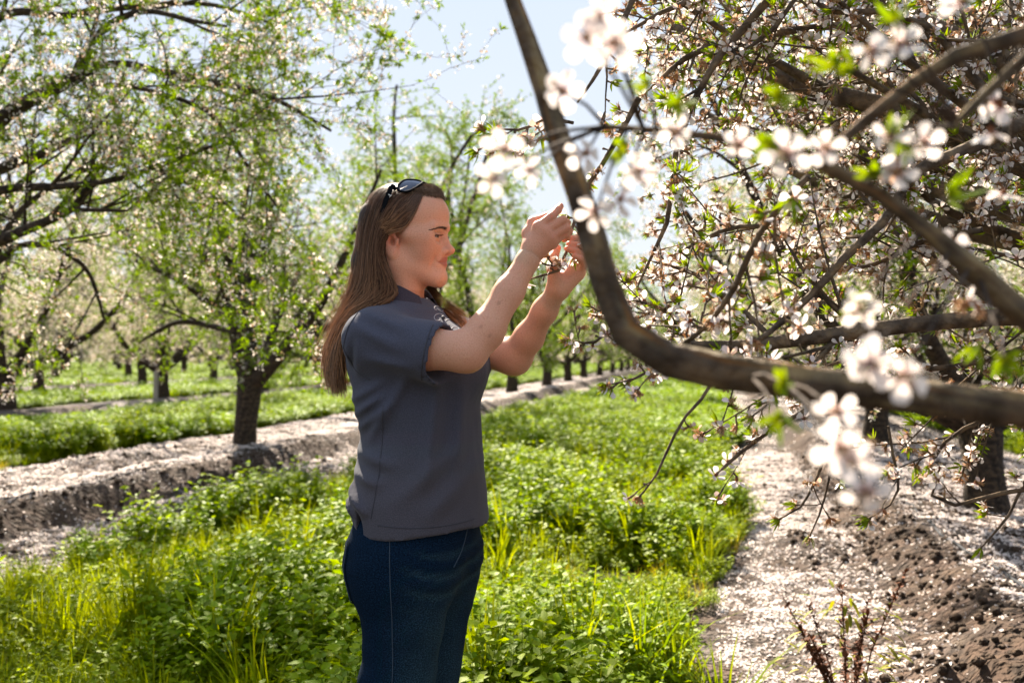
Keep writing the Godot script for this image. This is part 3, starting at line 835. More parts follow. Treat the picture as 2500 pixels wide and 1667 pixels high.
	sf.folds = [
		[Vector2(0.055, 1.235), Vector2(0.030, 1.00), 0.016, 0.008], [Vector2(0.105, 1.22), Vector2(0.095, 1.02), 0.014, 0.006],
		[Vector2(-0.06, 1.235), Vector2(-0.15, 1.19), 0.010, 0.006], [Vector2(-0.05, 1.215), Vector2(-0.145, 1.155), 0.010, 0.007],
		[Vector2(-0.045, 1.19), Vector2(-0.135, 1.125), 0.009, 0.006], [Vector2(-0.01, 1.24), Vector2(-0.10, 1.10), 0.012, 0.007],
		[Vector2(-0.12, 1.09), Vector2(-0.02, 1.06), 0.012, 0.005], [Vector2(-0.13, 1.045), Vector2(-0.05, 1.02), 0.012, 0.006],
		[Vector2(-0.145, 1.01), Vector2(-0.09, 0.955), 0.010, 0.008], [Vector2(-0.155, 0.985), Vector2(-0.125, 0.945), 0.008, 0.006],
		[Vector2(0.10, 1.10), Vector2(-0.04, 0.98), 0.018, 0.005], [Vector2(0.14, 1.06), Vector2(0.02, 0.94), 0.020, 0.005],
		[Vector2(-0.10, 1.385), Vector2(0.01, 1.345), 0.012, 0.004], [Vector2(-0.12, 1.36), Vector2(0.0, 1.30), 0.012, 0.004],
		[Vector2(-0.09, 1.29), Vector2(0.02, 1.265), 0.010, 0.004], [Vector2(-0.115, 1.33), Vector2(-0.125, 1.26), 0.007, -0.004]]
	var sg := Geo.new()
	nets(sf, Vector3(-0.21, 0.90, -0.245), Vector3(0.21, 1.47, 0.275), 0.0065, sg, func(p): return Color(0.080, 0.085, 0.114).lerp(Color(0.094, 0.089, 0.107), smoothstep(1.2, 0.95, p.y)))
	sg.smooth()
	var shirt := part("polo_shirt", sg.mesh(), M.shirt_knit, who)
	tag(shirt, "charcoal grey short-sleeved polo shirt with a side slit at the hem")
	make_collar(shirt)
	# pale embroidered scroll on the far side of the chest
	var em := Geo.new()
	for q in [[Vector2(0.050, 1.378), 0.010, 0.6, 5.4], [Vector2(0.072, 1.368), 0.009, 0.9, 5.2], [Vector2(0.060, 1.396), 0.007, -1.0, 3.4], [Vector2(0.086, 1.350), 0.008, 0.4, 5.0], [Vector2(0.044, 1.400), 0.006, 1.0, 4.6]]:
		var path := PackedVector3Array()
		var rad := PackedFloat32Array()
		for k in 14:
			var a: float = lerpf(q[2], q[3], k / 13.0)
			var c: Vector2 = q[0] + Vector2(cos(a), sin(a)) * (q[1] as float) * (1.0 - 0.3 * k / 13.0)
			path.append(landed(sf, Vector3(c.x, c.y, 0.10), Vector3(0, 0, -1)))
			rad.append(0.0009)
		em.tube(path, rad, 5)
	part("embroidery", em.mesh(), M.embroidery_thread, shirt)
	# seams lie on the cloth
	seam(sf, [Vector3(-0.055, 1.19, 0.25), Vector3(-0.06, 1.12, 0.25), Vector3(-0.065, 1.05, 0.25), Vector3(-0.075, 0.99, 0.25), Vector3(-0.082, 0.955, 0.25)], Vector3(0, 0, -1), 0.0011, "side_seam", M.shirt_stitch, shirt)
	seam(sf, [Vector3(-0.11, 1.385, 0.30), Vector3(-0.128, 1.35, 0.30), Vector3(-0.14, 1.31, 0.30), Vector3(-0.12, 1.265, 0.30), Vector3(-0.085, 1.243, 0.30)], Vector3(0, 0, -1), 0.0014, "armhole_seam", M.shirt_stitch, shirt)
	seam(sf, [Vector3(0.056, 1.368, 0.30), Vector3(0.046, 1.34, 0.30), Vector3(0.036, 1.30, 0.30), Vector3(0.030, 1.265, 0.30), Vector3(0.028, 1.245, 0.30)], Vector3(0, 0, -1), 0.0013, "cuff_seam", M.shirt_stitch, shirt)
	seam(sf, [Vector3(-0.068, 0.943, 0.25), Vector3(0.0, 0.938, 0.25), Vector3(0.06, 0.937, 0.25), Vector3(0.105, 0.938, 0.25), Vector3(0.130, 0.940, 0.25)], Vector3(0, 0, -1), 0.0011, "hem_seam", M.shirt_stitch, shirt)
	# jeans
	var jf := Jeans.new()
	jf.noise = noise
	jf.slack = 0.012
	var hip := Basis(Vector3.UP, -0.385)
	jf.ell(Vector3(0.000, 0.90, 0), Vector3(0.130, 0.16, 0.178), 0.03, hip)
	jf.ell(Vector3(-0.055, 0.835, 0.075), Vector3(0.092, 0.095, 0.09), 0.05, hip)
	jf.ell(Vector3(-0.010, 0.835, -0.085), Vector3(0.095, 0.095, 0.09), 0.05, hip)
	jf.cap(Vector3(-0.015, 0.82, 0.080), Vector3(-0.036, 0.58, 0.085), 0.101, 0.075, 0.05)
	jf.cap(Vector3(-0.040, 0.58, 0.085), Vector3(-0.045, 0.46, 0.085), 0.079, 0.066, 0.03)
	jf.cap(Vector3(-0.045, 0.46, 0.085), Vector3(-0.060, 0.09, 0.085), 0.066, 0.052, 0.03)
	jf.cap(Vector3(0.045, 0.82, -0.085), Vector3(0.012, 0.58, -0.075), 0.098, 0.075, 0.045)
	jf.cap(Vector3(0.012, 0.58, -0.075), Vector3(0.010, 0.46, -0.075), 0.079, 0.066, 0.03)
	jf.cap(Vector3(0.010, 0.46, -0.075), Vector3(0.0, 0.09, -0.075), 0.066, 0.052, 0.03)
	var jg := Geo.new()
	var denim := func(p: Vector3) -> Color:
		var worn := 0.45 + 0.5 * noise.get_noise_3d(p.x * 6.0, p.y * 4.0, p.z * 6.0)
		worn *= smoothstep(0.86, 0.72, p.y) * smoothstep(-0.08, 0.03, p.x)
		worn += 0.5 * smoothstep(0.3, 0.9, sin(p.y * 150.0 + 3.0 * sin(p.x * 20.0))) * smoothstep(0.74, 0.80, p.y) * smoothstep(0.90, 0.86, p.y) * smoothstep(-0.04, 0.04, p.x)
		return Color(0.010, 0.030, 0.064).lerp(Color(0.055, 0.115, 0.145), clampf(worn, 0.0, 1.0))
	nets(jf, Vector3(-0.20, 0.05, -0.22), Vector3(0.20, 0.96, 0.24), 0.010, jg, denim)
	jg.smooth()
	var jeans := part("jeans", jg.mesh(), M.denim, who)
	tag(jeans, "dark blue denim jeans with a back pocket")
	seam(jf, [Vector3(-0.042, 0.93, 0.30), Vector3(-0.040, 0.85, 0.30), Vector3(-0.037, 0.75, 0.30), Vector3(-0.036, 0.65, 0.30), Vector3(-0.040, 0.55, 0.30), Vector3(-0.05, 0.3, 0.30)], Vector3(0, 0, -1), 0.0010, "side_seam", M.stitch, jeans)
	seam(jf, [Vector3(0.116, 0.925, 0.20), Vector3(0.110, 0.895, 0.20), Vector3(0.102, 0.87, 0.20), Vector3(0.088, 0.845, 0.20)], Vector3(0, 0, -1), 0.0013, "fly_seam", M.stitch, jeans)
	make_pocket(jf, jeans)
	# shoes, hidden in the grass below the frame
	for s in [0, 1]:
		var o := Vector3(-0.060, 0.0, 0.085) if s == 0 else Vector3(0.0, 0.0, -0.075)
		var ff := Field.new()
		ff.cap(o + Vector3(-0.03, 0.05, 0), o + Vector3(-0.01, 0.10, 0), 0.046, 0.05, 0.02)
		ff.cap(o + Vector3(-0.03, 0.035, 0), o + FWD * 0.15 + Vector3(0, 0.03, 0), 0.036, 0.034, 0.02)
		var fg := Geo.new()
		nets(ff, o + Vector3(-0.11, -0.02, -0.08), o + Vector3(0.21, 0.17, 0.16), 0.01, fg)
		fg.smooth()
		part("shoe", fg.mesh(), M.shoe_leather, who)
	make_hair(who, xf)
	make_sunglasses(xf, who.transform)


# where a ray from far outside first meets a solid
func landed(f: Field, p: Vector3, along: Vector3) -> Vector3:
	for i in 60:
		var d := f.d(p)
		if d < 0.0004:
			break
		p += along * d * 0.8
	return p


func seam(f: Field, pts: Array, along: Vector3, r: float, called: String, m: Material, parent: Node) -> void:
	var curve := Curve3D.new()
	for p in pts:
		curve.add_point(p)
	var path := PackedVector3Array()
	var rad := PackedFloat32Array()
	var n := int(curve.get_baked_length() / 0.012) + 2
	for i in n:
		var p := landed(f, curve.sample_baked(curve.get_baked_length() * i / (n - 1)), along)
		if f.d(p) < 0.004:
			path.append(p)
			rad.append(r)
	var g := Geo.new()
	g.tube(path, rad, 5)
	part(called, g.mesh(), m, parent)


func make_pocket(jf: Field, jeans: Node) -> void:
	var g := Geo.new()
	var along := Vector3(0.94, 0, -0.342)
	var across := Vector3(0.342, 0, 0.94)
	var at := Vector3(-0.010, 0.900, 0.0) - along * 0.3
	var nu := 10
	var nv := 12
	g.col = Color(0.007, 0.021, 0.046)
	for j in nv + 1:
		for i in nu + 1:
			var u := (float(i) / nu - 0.5) * 0.13
			var dip := 0.022 * (1.0 - absf(u) / 0.065) * smoothstep(0.6, 1.0, float(j) / nv)
			var p := landed(jf, at + across * u + Vector3(0, -0.135 * j / nv - dip, 0), along)
			g.vert(p - along * (0.0035 if i > 0 and i < nu and j > 0 and j < nv else 0.0005), -along)
	for j in nv:
		for i in nu:
			var a := j * (nu + 1) + i
			g.quad(a, a + nu + 1, a + nu + 2, a + 1)
	g.smooth()
	part("back_pocket", g.mesh(), M.denim, jeans)
	var line := []
	for q in [Vector2(0.061, 0.0), Vector2(0.061, -0.07), Vector2(0.060, -0.132), Vector2(0.0, -0.153), Vector2(-0.060, -0.132), Vector2(-0.061, -0.07), Vector2(-0.061, 0.0)]:
		line.append(at + across * q.x + Vector3(0, q.y, 0))
	var path := PackedVector3Array()
	var rad := PackedFloat32Array()
	for k in line.size() - 1:
		for t in 6:
			path.append(landed(jf, line[k].lerp(line[k + 1], t / 6.0), along) - along * 0.004)
			rad.append(0.0011)
	var s := Geo.new()
	s.tube(path, rad, 5)
	part("pocket_stitching", s.mesh(), M.stitch, jeans)


func make_collar(shirt: Node) -> void:
	# a folded band round the neck, open at the throat, and the placket below it
	var g := Geo.new()
	g.col = Color(0.060, 0.052, 0.068)
	var n := 40
	var rings := [Vector2(0.060, 1.395), Vector2(0.062, 1.444), Vector2(0.067, 1.448), Vector2(0.083, 1.427), Vector2(0.104, 1.402), Vector2(0.101, 1.396)]
	for i in n + 1:
		var a := deg_to_rad(28.0 + 304.0 * i / n)
		var d := FWD * cos(a) + SIDE * sin(a)
		var front := maxf(cos(a), 0.0)
		for r in rings:
			var lift := -0.030 * front * front + 0.006 * (1.0 - front)
			var wide: float = r.x * (1.0 + 0.10 * front * (1.0 if r.x > 0.075 else 0.2))
			g.vert(Vector3(-0.036, r.y + lift - (0.018 * front if r.x > 0.075 else 0.0), 0) + d * wide, d)
	for i in n:
		for k in rings.size() - 1:
			var a := i * rings.size() + k
			g.quad(a, a + rings.size(), a + rings.size() + 1, a + 1)
	g.smooth()
	var collar := part("collar", g.mesh(), M.shirt_knit, shirt)
	var b := Geo.new()
	for k in 2:
		b.ball(Vector3(-0.036, 1.378 - 0.035 * k, 0) + FWD * (0.105 + 0.022 * k) + SIDE * 0.004, Vector3(0.005, 0.005, 0.005))
		part("button", b.mesh(), M.button, collar)
		b = Geo.new()


func make_face(who: Node, xf: Transform3D) -> void:
	for s: float in [-1.0, 1.0]:
		var at := xf * Vector3(0.0652, -0.0105, 0.0305 * s)
		var g := Geo.new()
		var rings := 20
		var sides := 20
		var look := (xf.basis * Vector3(1, -0.02, 0.10)).normalized()
		for i in rings + 1:
			var th := PI * i / rings
			for k in sides:
				var d := Vector3(sin(th) * cos(TAU * k / sides), cos(th), sin(th) * sin(TAU * k / sides))
				var near := acos(clampf(d.dot(look), -1.0, 1.0))
				g.col = Color(0.30, 0.25, 0.23) if near > 0.50 else (Color(0.10, 0.07, 0.045) if near > 0.22 else Color(0.01, 0.01, 0.01))
				g.vert(at + d * 0.0104, d)
		for i in rings:
			for k in sides:
				var a := i * sides + k
				var b := i * sides + (k + 1) % sides
				g.quad(a, b, b + sides, a + sides)
		part("eyeball", g.mesh(), M.eye_white, who)
		# lashes and brow: short hairs
		var h := Geo.new()
		h.col = Color(0.03, 0.018, 0.012)
		var rng := RandomNumberGenerator.new()
		rng.seed = 11
		for k in 26:
			var t := k / 25.0
			var z := (0.0200 + 0.0225 * t) * s
			var x := 0.0800 - 0.0085 * t - 16.0 * pow(0.0225 * t - 0.011, 2.0)
			var p := Vector3(x, -0.0090 - 0.0018 * t, z)
			var q := p + Vector3(0.006, 0.0008 - 0.0012 * t, 0.003 * s * t)
			h.tube(PackedVector3Array([xf * p, xf * p.lerp(q, 0.5), xf * (q + Vector3(0, 0.0012, 0))]), PackedFloat32Array([0.0007, 0.0005, 0.0002]), 3, false)
		part("eyelash", h.mesh(), M.hair, who)
		var e := Geo.new()
		e.col = Color(0.13, 0.078, 0.052)
		var hf := head_field()
		for k in 105:
			var t := rng.randf()
			var high := rng.randf() * 2.0 - 1.0
			var z := (0.010 + 0.043 * t) * s
			var y := 0.0050 + 0.0035 * sin(PI * t) - 0.005 * t * t + high * (0.0034 - 0.0026 * t)
			var p := landed(hf, Vector3(0.14, y, z), Vector3(-1, 0, 0))
			var q := p + Vector3(-0.003 * t, 0.0012 - 0.002 * t, 0.0062 * s)
			q = landed(hf, q + Vector3(0.05, 0, 0), Vector3(-1, 0, 0))
			e.tube(PackedVector3Array([xf * p, xf * (q + Vector3(0.0008, 0, 0))]), PackedFloat32Array([0.00055, 0.0003]), 3, false)
		part("eyebrow", e.mesh(), M.hair, who)


func make_hair(who: Node, xf: Transform3D) -> void:
	var mass := Field.new()
	mass.ell(xf * Vector3(-0.026, 0.034, 0), Vector3(0.082, 0.066, 0.070), 0.02)
	mass.chain([Vector3(-0.090, 1.60, 0.03), Vector3(-0.110, 1.50, 0.035), Vector3(-0.115, 1.44, 0.03)], [0.040, 0.032, 0.028], 0.02)
	mass.chain([Vector3(-0.085, 1.60, -0.02), Vector3(-0.105, 1.50, -0.02), Vector3(-0.130, 1.43, -0.02), Vector3(-0.180, 1.34, -0.02), Vector3(-0.193, 1.26, -0.02)], [0.038, 0.034, 0.024, 0.012, 0.005], 0.02)
	mass.cut_ell(xf * Vector3(0.080, -0.045, 0), Vector3(0.112, 0.085, 0.12), 0.02)
	var mg := Geo.new()
	nets(mass, Vector3(-0.23, 1.22, -0.10), Vector3(0.08, 1.70, 0.10), 0.009, mg)
	mg.smooth()
	var root := part("hair", mg.mesh(), M.hair_mass, who)
	tag(root, "long straight brown hair pushed back and hanging down the back")
	var guides := [
		[Vector3(0.046, 1.634, 0.035), Vector3(0.006, 1.618, 0.066), Vector3(-0.030, 1.590, 0.078), Vector3(-0.062, 1.557, 0.085), Vector3(-0.071, 1.515, 0.088), Vector3(-0.052, 1.468, 0.084), Vector3(-0.038, 1.428, 0.090), Vector3(-0.070, 1.402, 0.118), Vector3(-0.124, 1.372, 0.120), Vector3(-0.152, 1.310, 0.085), Vector3(-0.155, 1.253, 0.070)],
		[Vector3(0.030, 1.660, 0.028), Vector3(-0.014, 1.654, 0.055), Vector3(-0.049, 1.622, 0.075), Vector3(-0.076, 1.564, 0.088), Vector3(-0.083, 1.498, 0.094), Vector3(-0.078, 1.446, 0.096), Vector3(-0.091, 1.408, 0.118), Vector3(-0.140, 1.368, 0.105), Vector3(-0.165, 1.310, 0.075), Vector3(-0.170, 1.262, 0.060), Vector3(-0.166, 1.214, 0.050)],
		[Vector3(0.001, 1.675, 0.010), Vector3(-0.043, 1.667, 0.045), Vector3(-0.078, 1.633, 0.067), Vector3(-0.096, 1.565, 0.078), Vector3(-0.105, 1.498, 0.083), Vector3(-0.109, 1.442, 0.088), Vector3(-0.132, 1.402, 0.095), Vector3(-0.160, 1.357, 0.075), Vector3(-0.177, 1.310, 0.050), Vector3(-0.183, 1.262, 0.040), Vector3(-0.175, 1.219, 0.040)],
		[Vector3(-0.029, 1.680, 0.000), Vector3(-0.074, 1.669, 0.030), Vector3(-0.102, 1.639, 0.048), Vector3(-0.119, 1.577, 0.058), Vector3(-0.128, 1.501, 0.060), Vector3(-0.141, 1.444, 0.055), Vector3(-0.162, 1.397, 0.045), Vector3(-0.182, 1.349, 0.032), Vector3(-0.194, 1.300, 0.020), Vector3(-0.193, 1.262, 0.020), Vector3(-0.184, 1.218, 0.010)],
		[Vector3(-0.055, 1.680, -0.015), Vector3(-0.096, 1.662, 0.000), Vector3(-0.122, 1.624, 0.000), Vector3(-0.135, 1.565, 0.000), Vector3(-0.139, 1.496, 0.000), Vector3(-0.149, 1.438, 0.000), Vector3(-0.165, 1.389, 0.000), Vector3(-0.187, 1.345, 0.000), Vector3(-0.208, 1.300, -0.010), Vector3(-0.208, 1.261, -0.010), Vector3(-0.197, 1.223, -0.020)],
		[Vector3(-0.070, 1.677, -0.045), Vector3(-0.108, 1.654, -0.050), Vector3(-0.132, 1.611, -0.050), Vector3(-0.138, 1.551, -0.045), Vector3(-0.144, 1.491, -0.045), Vector3(-0.154, 1.431, -0.045), Vector3(-0.172, 1.386, -0.045), Vector3(-0.196, 1.341, -0.050), Vector3(-0.212, 1.290, -0.050), Vector3(-0.214, 1.255, -0.050), Vector3(-0.215, 1.230, -0.060)]]
	var curves: Array[Curve3D] = []
	for gd in guides:
		curves.append(smooth_curve(gd))
	var rng := RandomNumberGenerator.new()
	rng.seed = 5
	var g := Geo.new()
	for k in 4200:
		var u := rng.randf() * 4.98
		var a := int(u)
		var t := u - a
		var reach := 0.80 + 0.2 * rng.randf() if rng.randf() < 0.85 else 1.0
		if a == 0:
			reach = minf(reach, 0.62 + 0.38 * rng.randf())
		var spread := Vector3(rng.randf_range(-1, 1), rng.randf_range(-1, 1), rng.randf_range(-1, 1))
		var inset := rng.randf() * rng.randf() * 0.014
		strand(g, curves[a], curves[a + 1], t, reach, spread, inset, rng, 0.0011 + 0.0009 * rng.randf())
	# flyaway hairs
	for k in 420:
		var u := rng.randf() * 4.98
		var a := int(u)
		strand(g, curves[a], curves[a + 1], u - a, 0.7 + 0.35 * rng.randf(), Vector3(rng.randf_range(-1, 1), rng.randf_range(-0.6, 1), rng.randf_range(-1, 1)) * 3.0, -0.003, rng, 0.0004, 1.6)
	# swept back over the near temple
	var t1 := smooth_curve([Vector3(0.016, 1.648, 0.046), Vector3(0.008, 1.622, 0.060), Vector3(-0.004, 1.596, 0.068), Vector3(-0.026, 1.572, 0.076), Vector3(-0.060, 1.562, 0.088)])
	var t2 := smooth_curve([Vector3(0.012, 1.656, 0.040), Vector3(-0.002, 1.638, 0.058), Vector3(-0.020, 1.610, 0.072), Vector3(-0.042, 1.586, 0.081), Vector3(-0.064, 1.572, 0.089)])
	var t3 := smooth_curve([Vector3(-0.003, 1.666, 0.034), Vector3(-0.020, 1.655, 0.050), Vector3(-0.036, 1.635, 0.068), Vector3(-0.054, 1.608, 0.079), Vector3(-0.072, 1.580, 0.085)])
	var hf := head_field()
	for k in 900:
		var up := rng.randf() < 0.5
		strand(g, t2 if up else t1, t3 if up else t2, rng.randf(), 1.0, Vector3(rng.randf_range(-1, 1), rng.randf_range(-1, 1), rng.randf_range(-1, 1)) * 0.5, rng.randf() * 0.002, rng, 0.0012, 1.0, hf)
	# hair swept back from the forehead to the sunglasses, some of it loose
	for k in 640:
		var z := rng.randf_range(-0.0565, 0.0555)
		var zz := z * z
		var puff := rng.randf() * rng.randf() * 0.010 - 0.002
		var start := rng.randf() * 0.017
		var loose := 0.012 if k % 6 == 0 else 0.0025
		var pts := PackedVector3Array()
		var ahead := sqrt(maxf(1.0 - zz / 0.00335, 0.0))
		for q in [Vector3((0.081 - start * 0.5) * ahead, 0.074 + start - 2.5 * zz, z), Vector3((0.072 - start * 0.4) * ahead, 0.089 + puff + start * 0.5 - 5.0 * zz, z * 1.02), Vector3(0.054 * ahead - 0.004, 0.103 + puff - 8.0 * zz, z * 1.03), Vector3(0.030 * ahead - 0.010, 0.108 + puff * 0.4 - 9.5 * zz, z * 1.05), Vector3(-0.016, 0.109 - 10.0 * zz, z * 1.08)]:
			pts.append(xf * (q + Vector3(rng.randf_range(-1, 1), rng.randf_range(-0.5, 1), rng.randf_range(-1, 1)) * loose))
		if k % 6 == 0:
			pts.resize(3 + k % 2)
		var rad := PackedFloat32Array()
		for q in pts.size():
			rad.append(0.00048 - 0.00005 * q if loose < 0.01 else 0.00035)
		g.col = Color(0.165, 0.105, 0.068) * rng.randf_range(0.5, 1.5)
		g.tube(pts, rad, 3, false)
	# the lock that lies in front of the far shoulder
	var l1 := smooth_curve([Vector3(-0.01, 1.500, -0.060), Vector3(0.012, 1.452, -0.068), Vector3(0.022, 1.424, -0.050), Vector3(0.044, 1.402, -0.030), Vector3(0.070, 1.376, -0.015), Vector3(0.094, 1.350, -0.005), Vector3(0.104, 1.325, 0.0)])
	var l2 := smooth_curve([Vector3(-0.01, 1.505, -0.070), Vector3(0.022, 1.466, -0.075), Vector3(0.040, 1.438, -0.065), Vector3(0.072, 1.410, -0.055), Vector3(0.098, 1.388, -0.045), Vector3(0.118, 1.366, -0.03), Vector3(0.134, 1.345, -0.02)])
	for k in 520:
		strand(g, l1, l2, rng.randf() * 1.15 - 0.05, rng.randf_range(0.65, 1.0), Vector3(rng.randf_range(-1, 1), rng.randf_range(-1, 1), rng.randf_range(-1, 1)) * 1.2, 0.0, rng, 0.0009, 1.7)
	part("hair_strands", g.mesh(), M.hair, root, "stuff")


func smooth_curve(pts: Array) -> Curve3D:
	var c := Curve3D.new()
	for i in pts.size():
		var t: Vector3 = (pts[mini(i + 1, pts.size() - 1)] - pts[maxi(i - 1, 0)]) / 6.0
		c.add_point(pts[i], -t, t)
	return c


func strand(g: Geo, a: Curve3D, b: Curve3D, t: float, reach: float, spread: Vector3, inset: float, rng: RandomNumberGenerator, width: float, light := 1.0, skull: Field = null) -> void:
	var la := a.get_baked_length()
	var lb := b.get_baked_length()
	var steps := 13
	var tone := (0.55 + 0.9 * rng.randf()) * light * (0.8 + 0.45 * sin(t * 31.0 + la * 50.0))
	var first := g.v.size()
	var wave := rng.randf() * TAU
	var prev := a.sample_baked(0.0).lerp(b.sample_baked(0.0), t)
	var core := HEAD_AT + Vector3(-0.02, 0.03, 0)
	var skull_at := head_xf()
	for i in steps + 1:
		var s := reach * i / steps
		var p := a.sample_baked(la * s, true).lerp(b.sample_baked(lb * s, true), t)
		if i == 0:
			prev = p - (a.sample_baked(la * 0.02).lerp(b.sample_baked(lb * 0.02), t) - p)
		var loose := 0.0010 + 0.015 * s * s * s
		p += spread * loose + Vector3(sin(wave + s * 9.0), 0, cos(wave * 1.7 + s * 8.0)) * 0.0035 * s
		var out := (p - Vector3(core.x, maxf(core.y, 0.0) if p.y > core.y else p.y, core.z)).normalized()
		if p.y < 1.5:
			out = (out + Vector3(0, 0, 0.7)).normalized()
		p -= out * inset
		if skull != null and p.y > 1.5:
			var q := skull_at.affine_inverse() * p
			var deep := 0.003 - skull.d(q)
			if deep > 0.0:
				p += skull_at.basis * Vector3(q.x * 0.4, q.y * 0.4, q.z).normalized() * deep
		var along := (p - prev).normalized()
		var side := along.cross(out).normalized()
		var w := width * (1.0 - 0.75 * s * s)
		g.col = Color(0.088, 0.046, 0.027).lerp(Color(0.30, 0.15, 0.07), s * s * 0.9) * tone
		var nn := (out + side * sin(wave * 5.0) * 0.35).normalized()
		g.vert(p - side * w, (nn - side * 0.4).normalized())
		g.vert(p + side * w, (nn + side * 0.4).normalized())
		prev = p
	for i in steps:
		var q := first + i * 2
		g.quad(q, q + 1, q + 3, q + 2)


func make_sunglasses(xf: Transform3D, at: Transform3D) -> void:
	# pushed up on the head: lenses face up and forward, temples run down behind the ears
	var glasses := thing("sunglasses", "black sunglasses with dark blue lenses pushed up on the woman's hair", "sunglasses", "", at * xf)
	var down := Vector3(0.985, -0.17, 0).normalized()     # from the brow bar to the lens's lower edge
	var face_up := Vector3(0.17, 0.985, 0).normalized()
	var hinge := Vector3(-0.020, 0.098, 0.069)
	var frame := Geo.new()
	for s: float in [-1.0, 1.0]:
		# outline of one lens, in (sideways, down)
		var ring := PackedVector3Array()
		var n := 36
		for k in n:
			var a := TAU * k / n
			var cu := signf(cos(a)) * pow(absf(cos(a)), 0.75)
			var cv := signf(sin(a)) * pow(absf(sin(a)), 0.8)
			var z := 0.036 + 0.0285 * cu
			var v := 0.024 + 0.0215 * cv * (1.0 - 0.12 * cu) + 0.002 * cu
			ring.append(lens_point(z * s, v, down, face_up))
		var g := Geo.new()
		var mid := g.vert(lens_point(0.036 * s, 0.024, down, face_up) + face_up * 0.0012, face_up)
		for k in n:
			g.vert(ring[k], face_up)
		for k in n:
			if s > 0.0:
				g.tri(mid, 1 + (k + 1) % n, 1 + k)
			else:
				g.tri(mid, 1 + k, 1 + (k + 1) % n)
		g.smooth()
		part("lens", g.mesh(), M.sunglass_lens, glasses)
		ring.append(ring[0])
		ring.append(ring[1])
		var rad := PackedFloat32Array()
		for k in ring.size():
			rad.append(0.0026)
		frame.tube(ring, rad, 8, false)
		# temple: a flat bar from the hinge down behind the ear
		var arm := smooth_curve([hinge * Vector3(1, 1, s), Vector3(-0.024, 0.075, 0.0825 * s), Vector3(-0.034, 0.045, 0.0885 * s), Vector3(-0.044, 0.010, 0.0880 * s), Vector3(-0.050, -0.015, 0.083 * s)])
		var t := Geo.new()
		var wide := [0.0055, 0.0060, 0.0062, 0.0060, 0.0052, 0.0045, 0.0042, 0.004, 0.0035]
		for i in 9:
			var p := arm.sample_baked(arm.get_baked_length() * i / 8.0)
			var q := Vector3(1, 0.18, 0).normalized() * (wide[i] as float)
			var o := Vector3(0, 0, 0.0018 * s)
			for c in [[-1, 1], [1, 1], [1, -1], [-1, -1]]:
				t.vert(p + q * c[0] + o * c[1], (q * c[0] * 0.3 + o * c[1]).normalized())
		for i in 8:
			for k in 4:
				var a := i * 4 + k
				var b := i * 4 + (k + 1) % 4
				t.quad(a, a + 4, b + 4, b)
		part("temple", t.mesh(), M.sunglass_frame, glasses)
		frame.tube(PackedVector3Array([lens_point(0.060 * s, 0.008, down, face_up), hinge * Vector3(1, 1, s)]), PackedFloat32Array([0.0045, 0.0055]), 8)
	frame.tube(PackedVector3Array([lens_point(-0.012, 0.012, down, face_up), lens_point(0.0, 0.010, down, face_up), lens_point(0.012, 0.012, down, face_up)]), PackedFloat32Array([0.003, 0.0028, 0.003]), 8)
	part("frame", frame.mesh(), M.sunglass_frame, glasses)
	# the small white bent mark on the near temple
	var mk := Geo.new()
	for q in [[Vector3(-0.0225, 0.076, 0.0838), Vector3(-0.0180, 0.0735, 0.0838)], [Vector3(-0.0180, 0.0735, 0.0838), Vector3(-0.0205, 0.0695, 0.0842)], [Vector3(-0.0190, 0.0725, 0.0838), Vector3(-0.0150, 0.0745, 0.0836)]]:
		mk.tube(PackedVector3Array(q), PackedFloat32Array([0.0012, 0.0008]), 5)
	part("temple_mark", mk.mesh(), M.white_mark, glasses)


func lens_point(z: float, v: float, down: Vector3, up: Vector3) -> Vector3:
	return Vector3(-0.006, 0.123, z) + down * v - up * (z * z * 8.2 + pow((v - 0.022), 2.0) * 5.0) - Vector3(z * z * 3.0, 0, 0)


# ---------- ground
const ROWS := [1.95, -5.7, -13.3, -20.9, -28.5, -36.1, -43.7, 9.6, 17.2, 24.8]
const ROW_STEP := 5.5


func row_gap(x: float) -> float:
	# distance from the middle of the nearest tree row
	return absf(fposmod(x - 1.95 + 3.825, 7.65) - 3.825)


func height(x: float, z: float) -> float:
	var e := row_gap(x + 0.13 * noise.get_noise_2d(x * 0.5, z * 0.5) + 0.07 * noise.get_noise_2d(x * 1.8, z * 1.8))
	var h := 0.185 * smoothstep(1.06, 0.70, e) - 0.05 * smoothstep(0.55, 0.0, e)
	h += 0.06 * smoothstep(1.7, 1.2, e) * (0.5 + 0.5 * noise.get_noise_2d(x * 1.1 + 40.0, z * 0.7))
	h += 0.035 * noise.get_noise_2d(x * 0.45, z * 0.45) + 0.02 * noise.get_noise_2d(x * 1.7, z * 1.7)
	if z > -16.0 and x > -9.0 and x < 5.0:
		var rough := smoothstep(1.9, 1.2, e)
		h += rough * (0.034 * noise.get_noise_2d(x * 4.5, z * 4.5) + 0.020 * noise.get_noise_2d(x * 11.0, z * 11.0))
		# heap of dug earth beside the right row
		var q := Vector2((x - 0.90) / 0.40, (z + 3.70) / 0.50)
		h += 0.17 * exp(-q.length_squared()) * (1.0 + 0.5 * noise.get_noise_2d(x * 6.0, z * 6.0))
		q = Vector2((x - 0.55) / 0.30, (z + 6.75) / 0.40)
		h += 0.07 * exp(-q.length_squared())
	return h


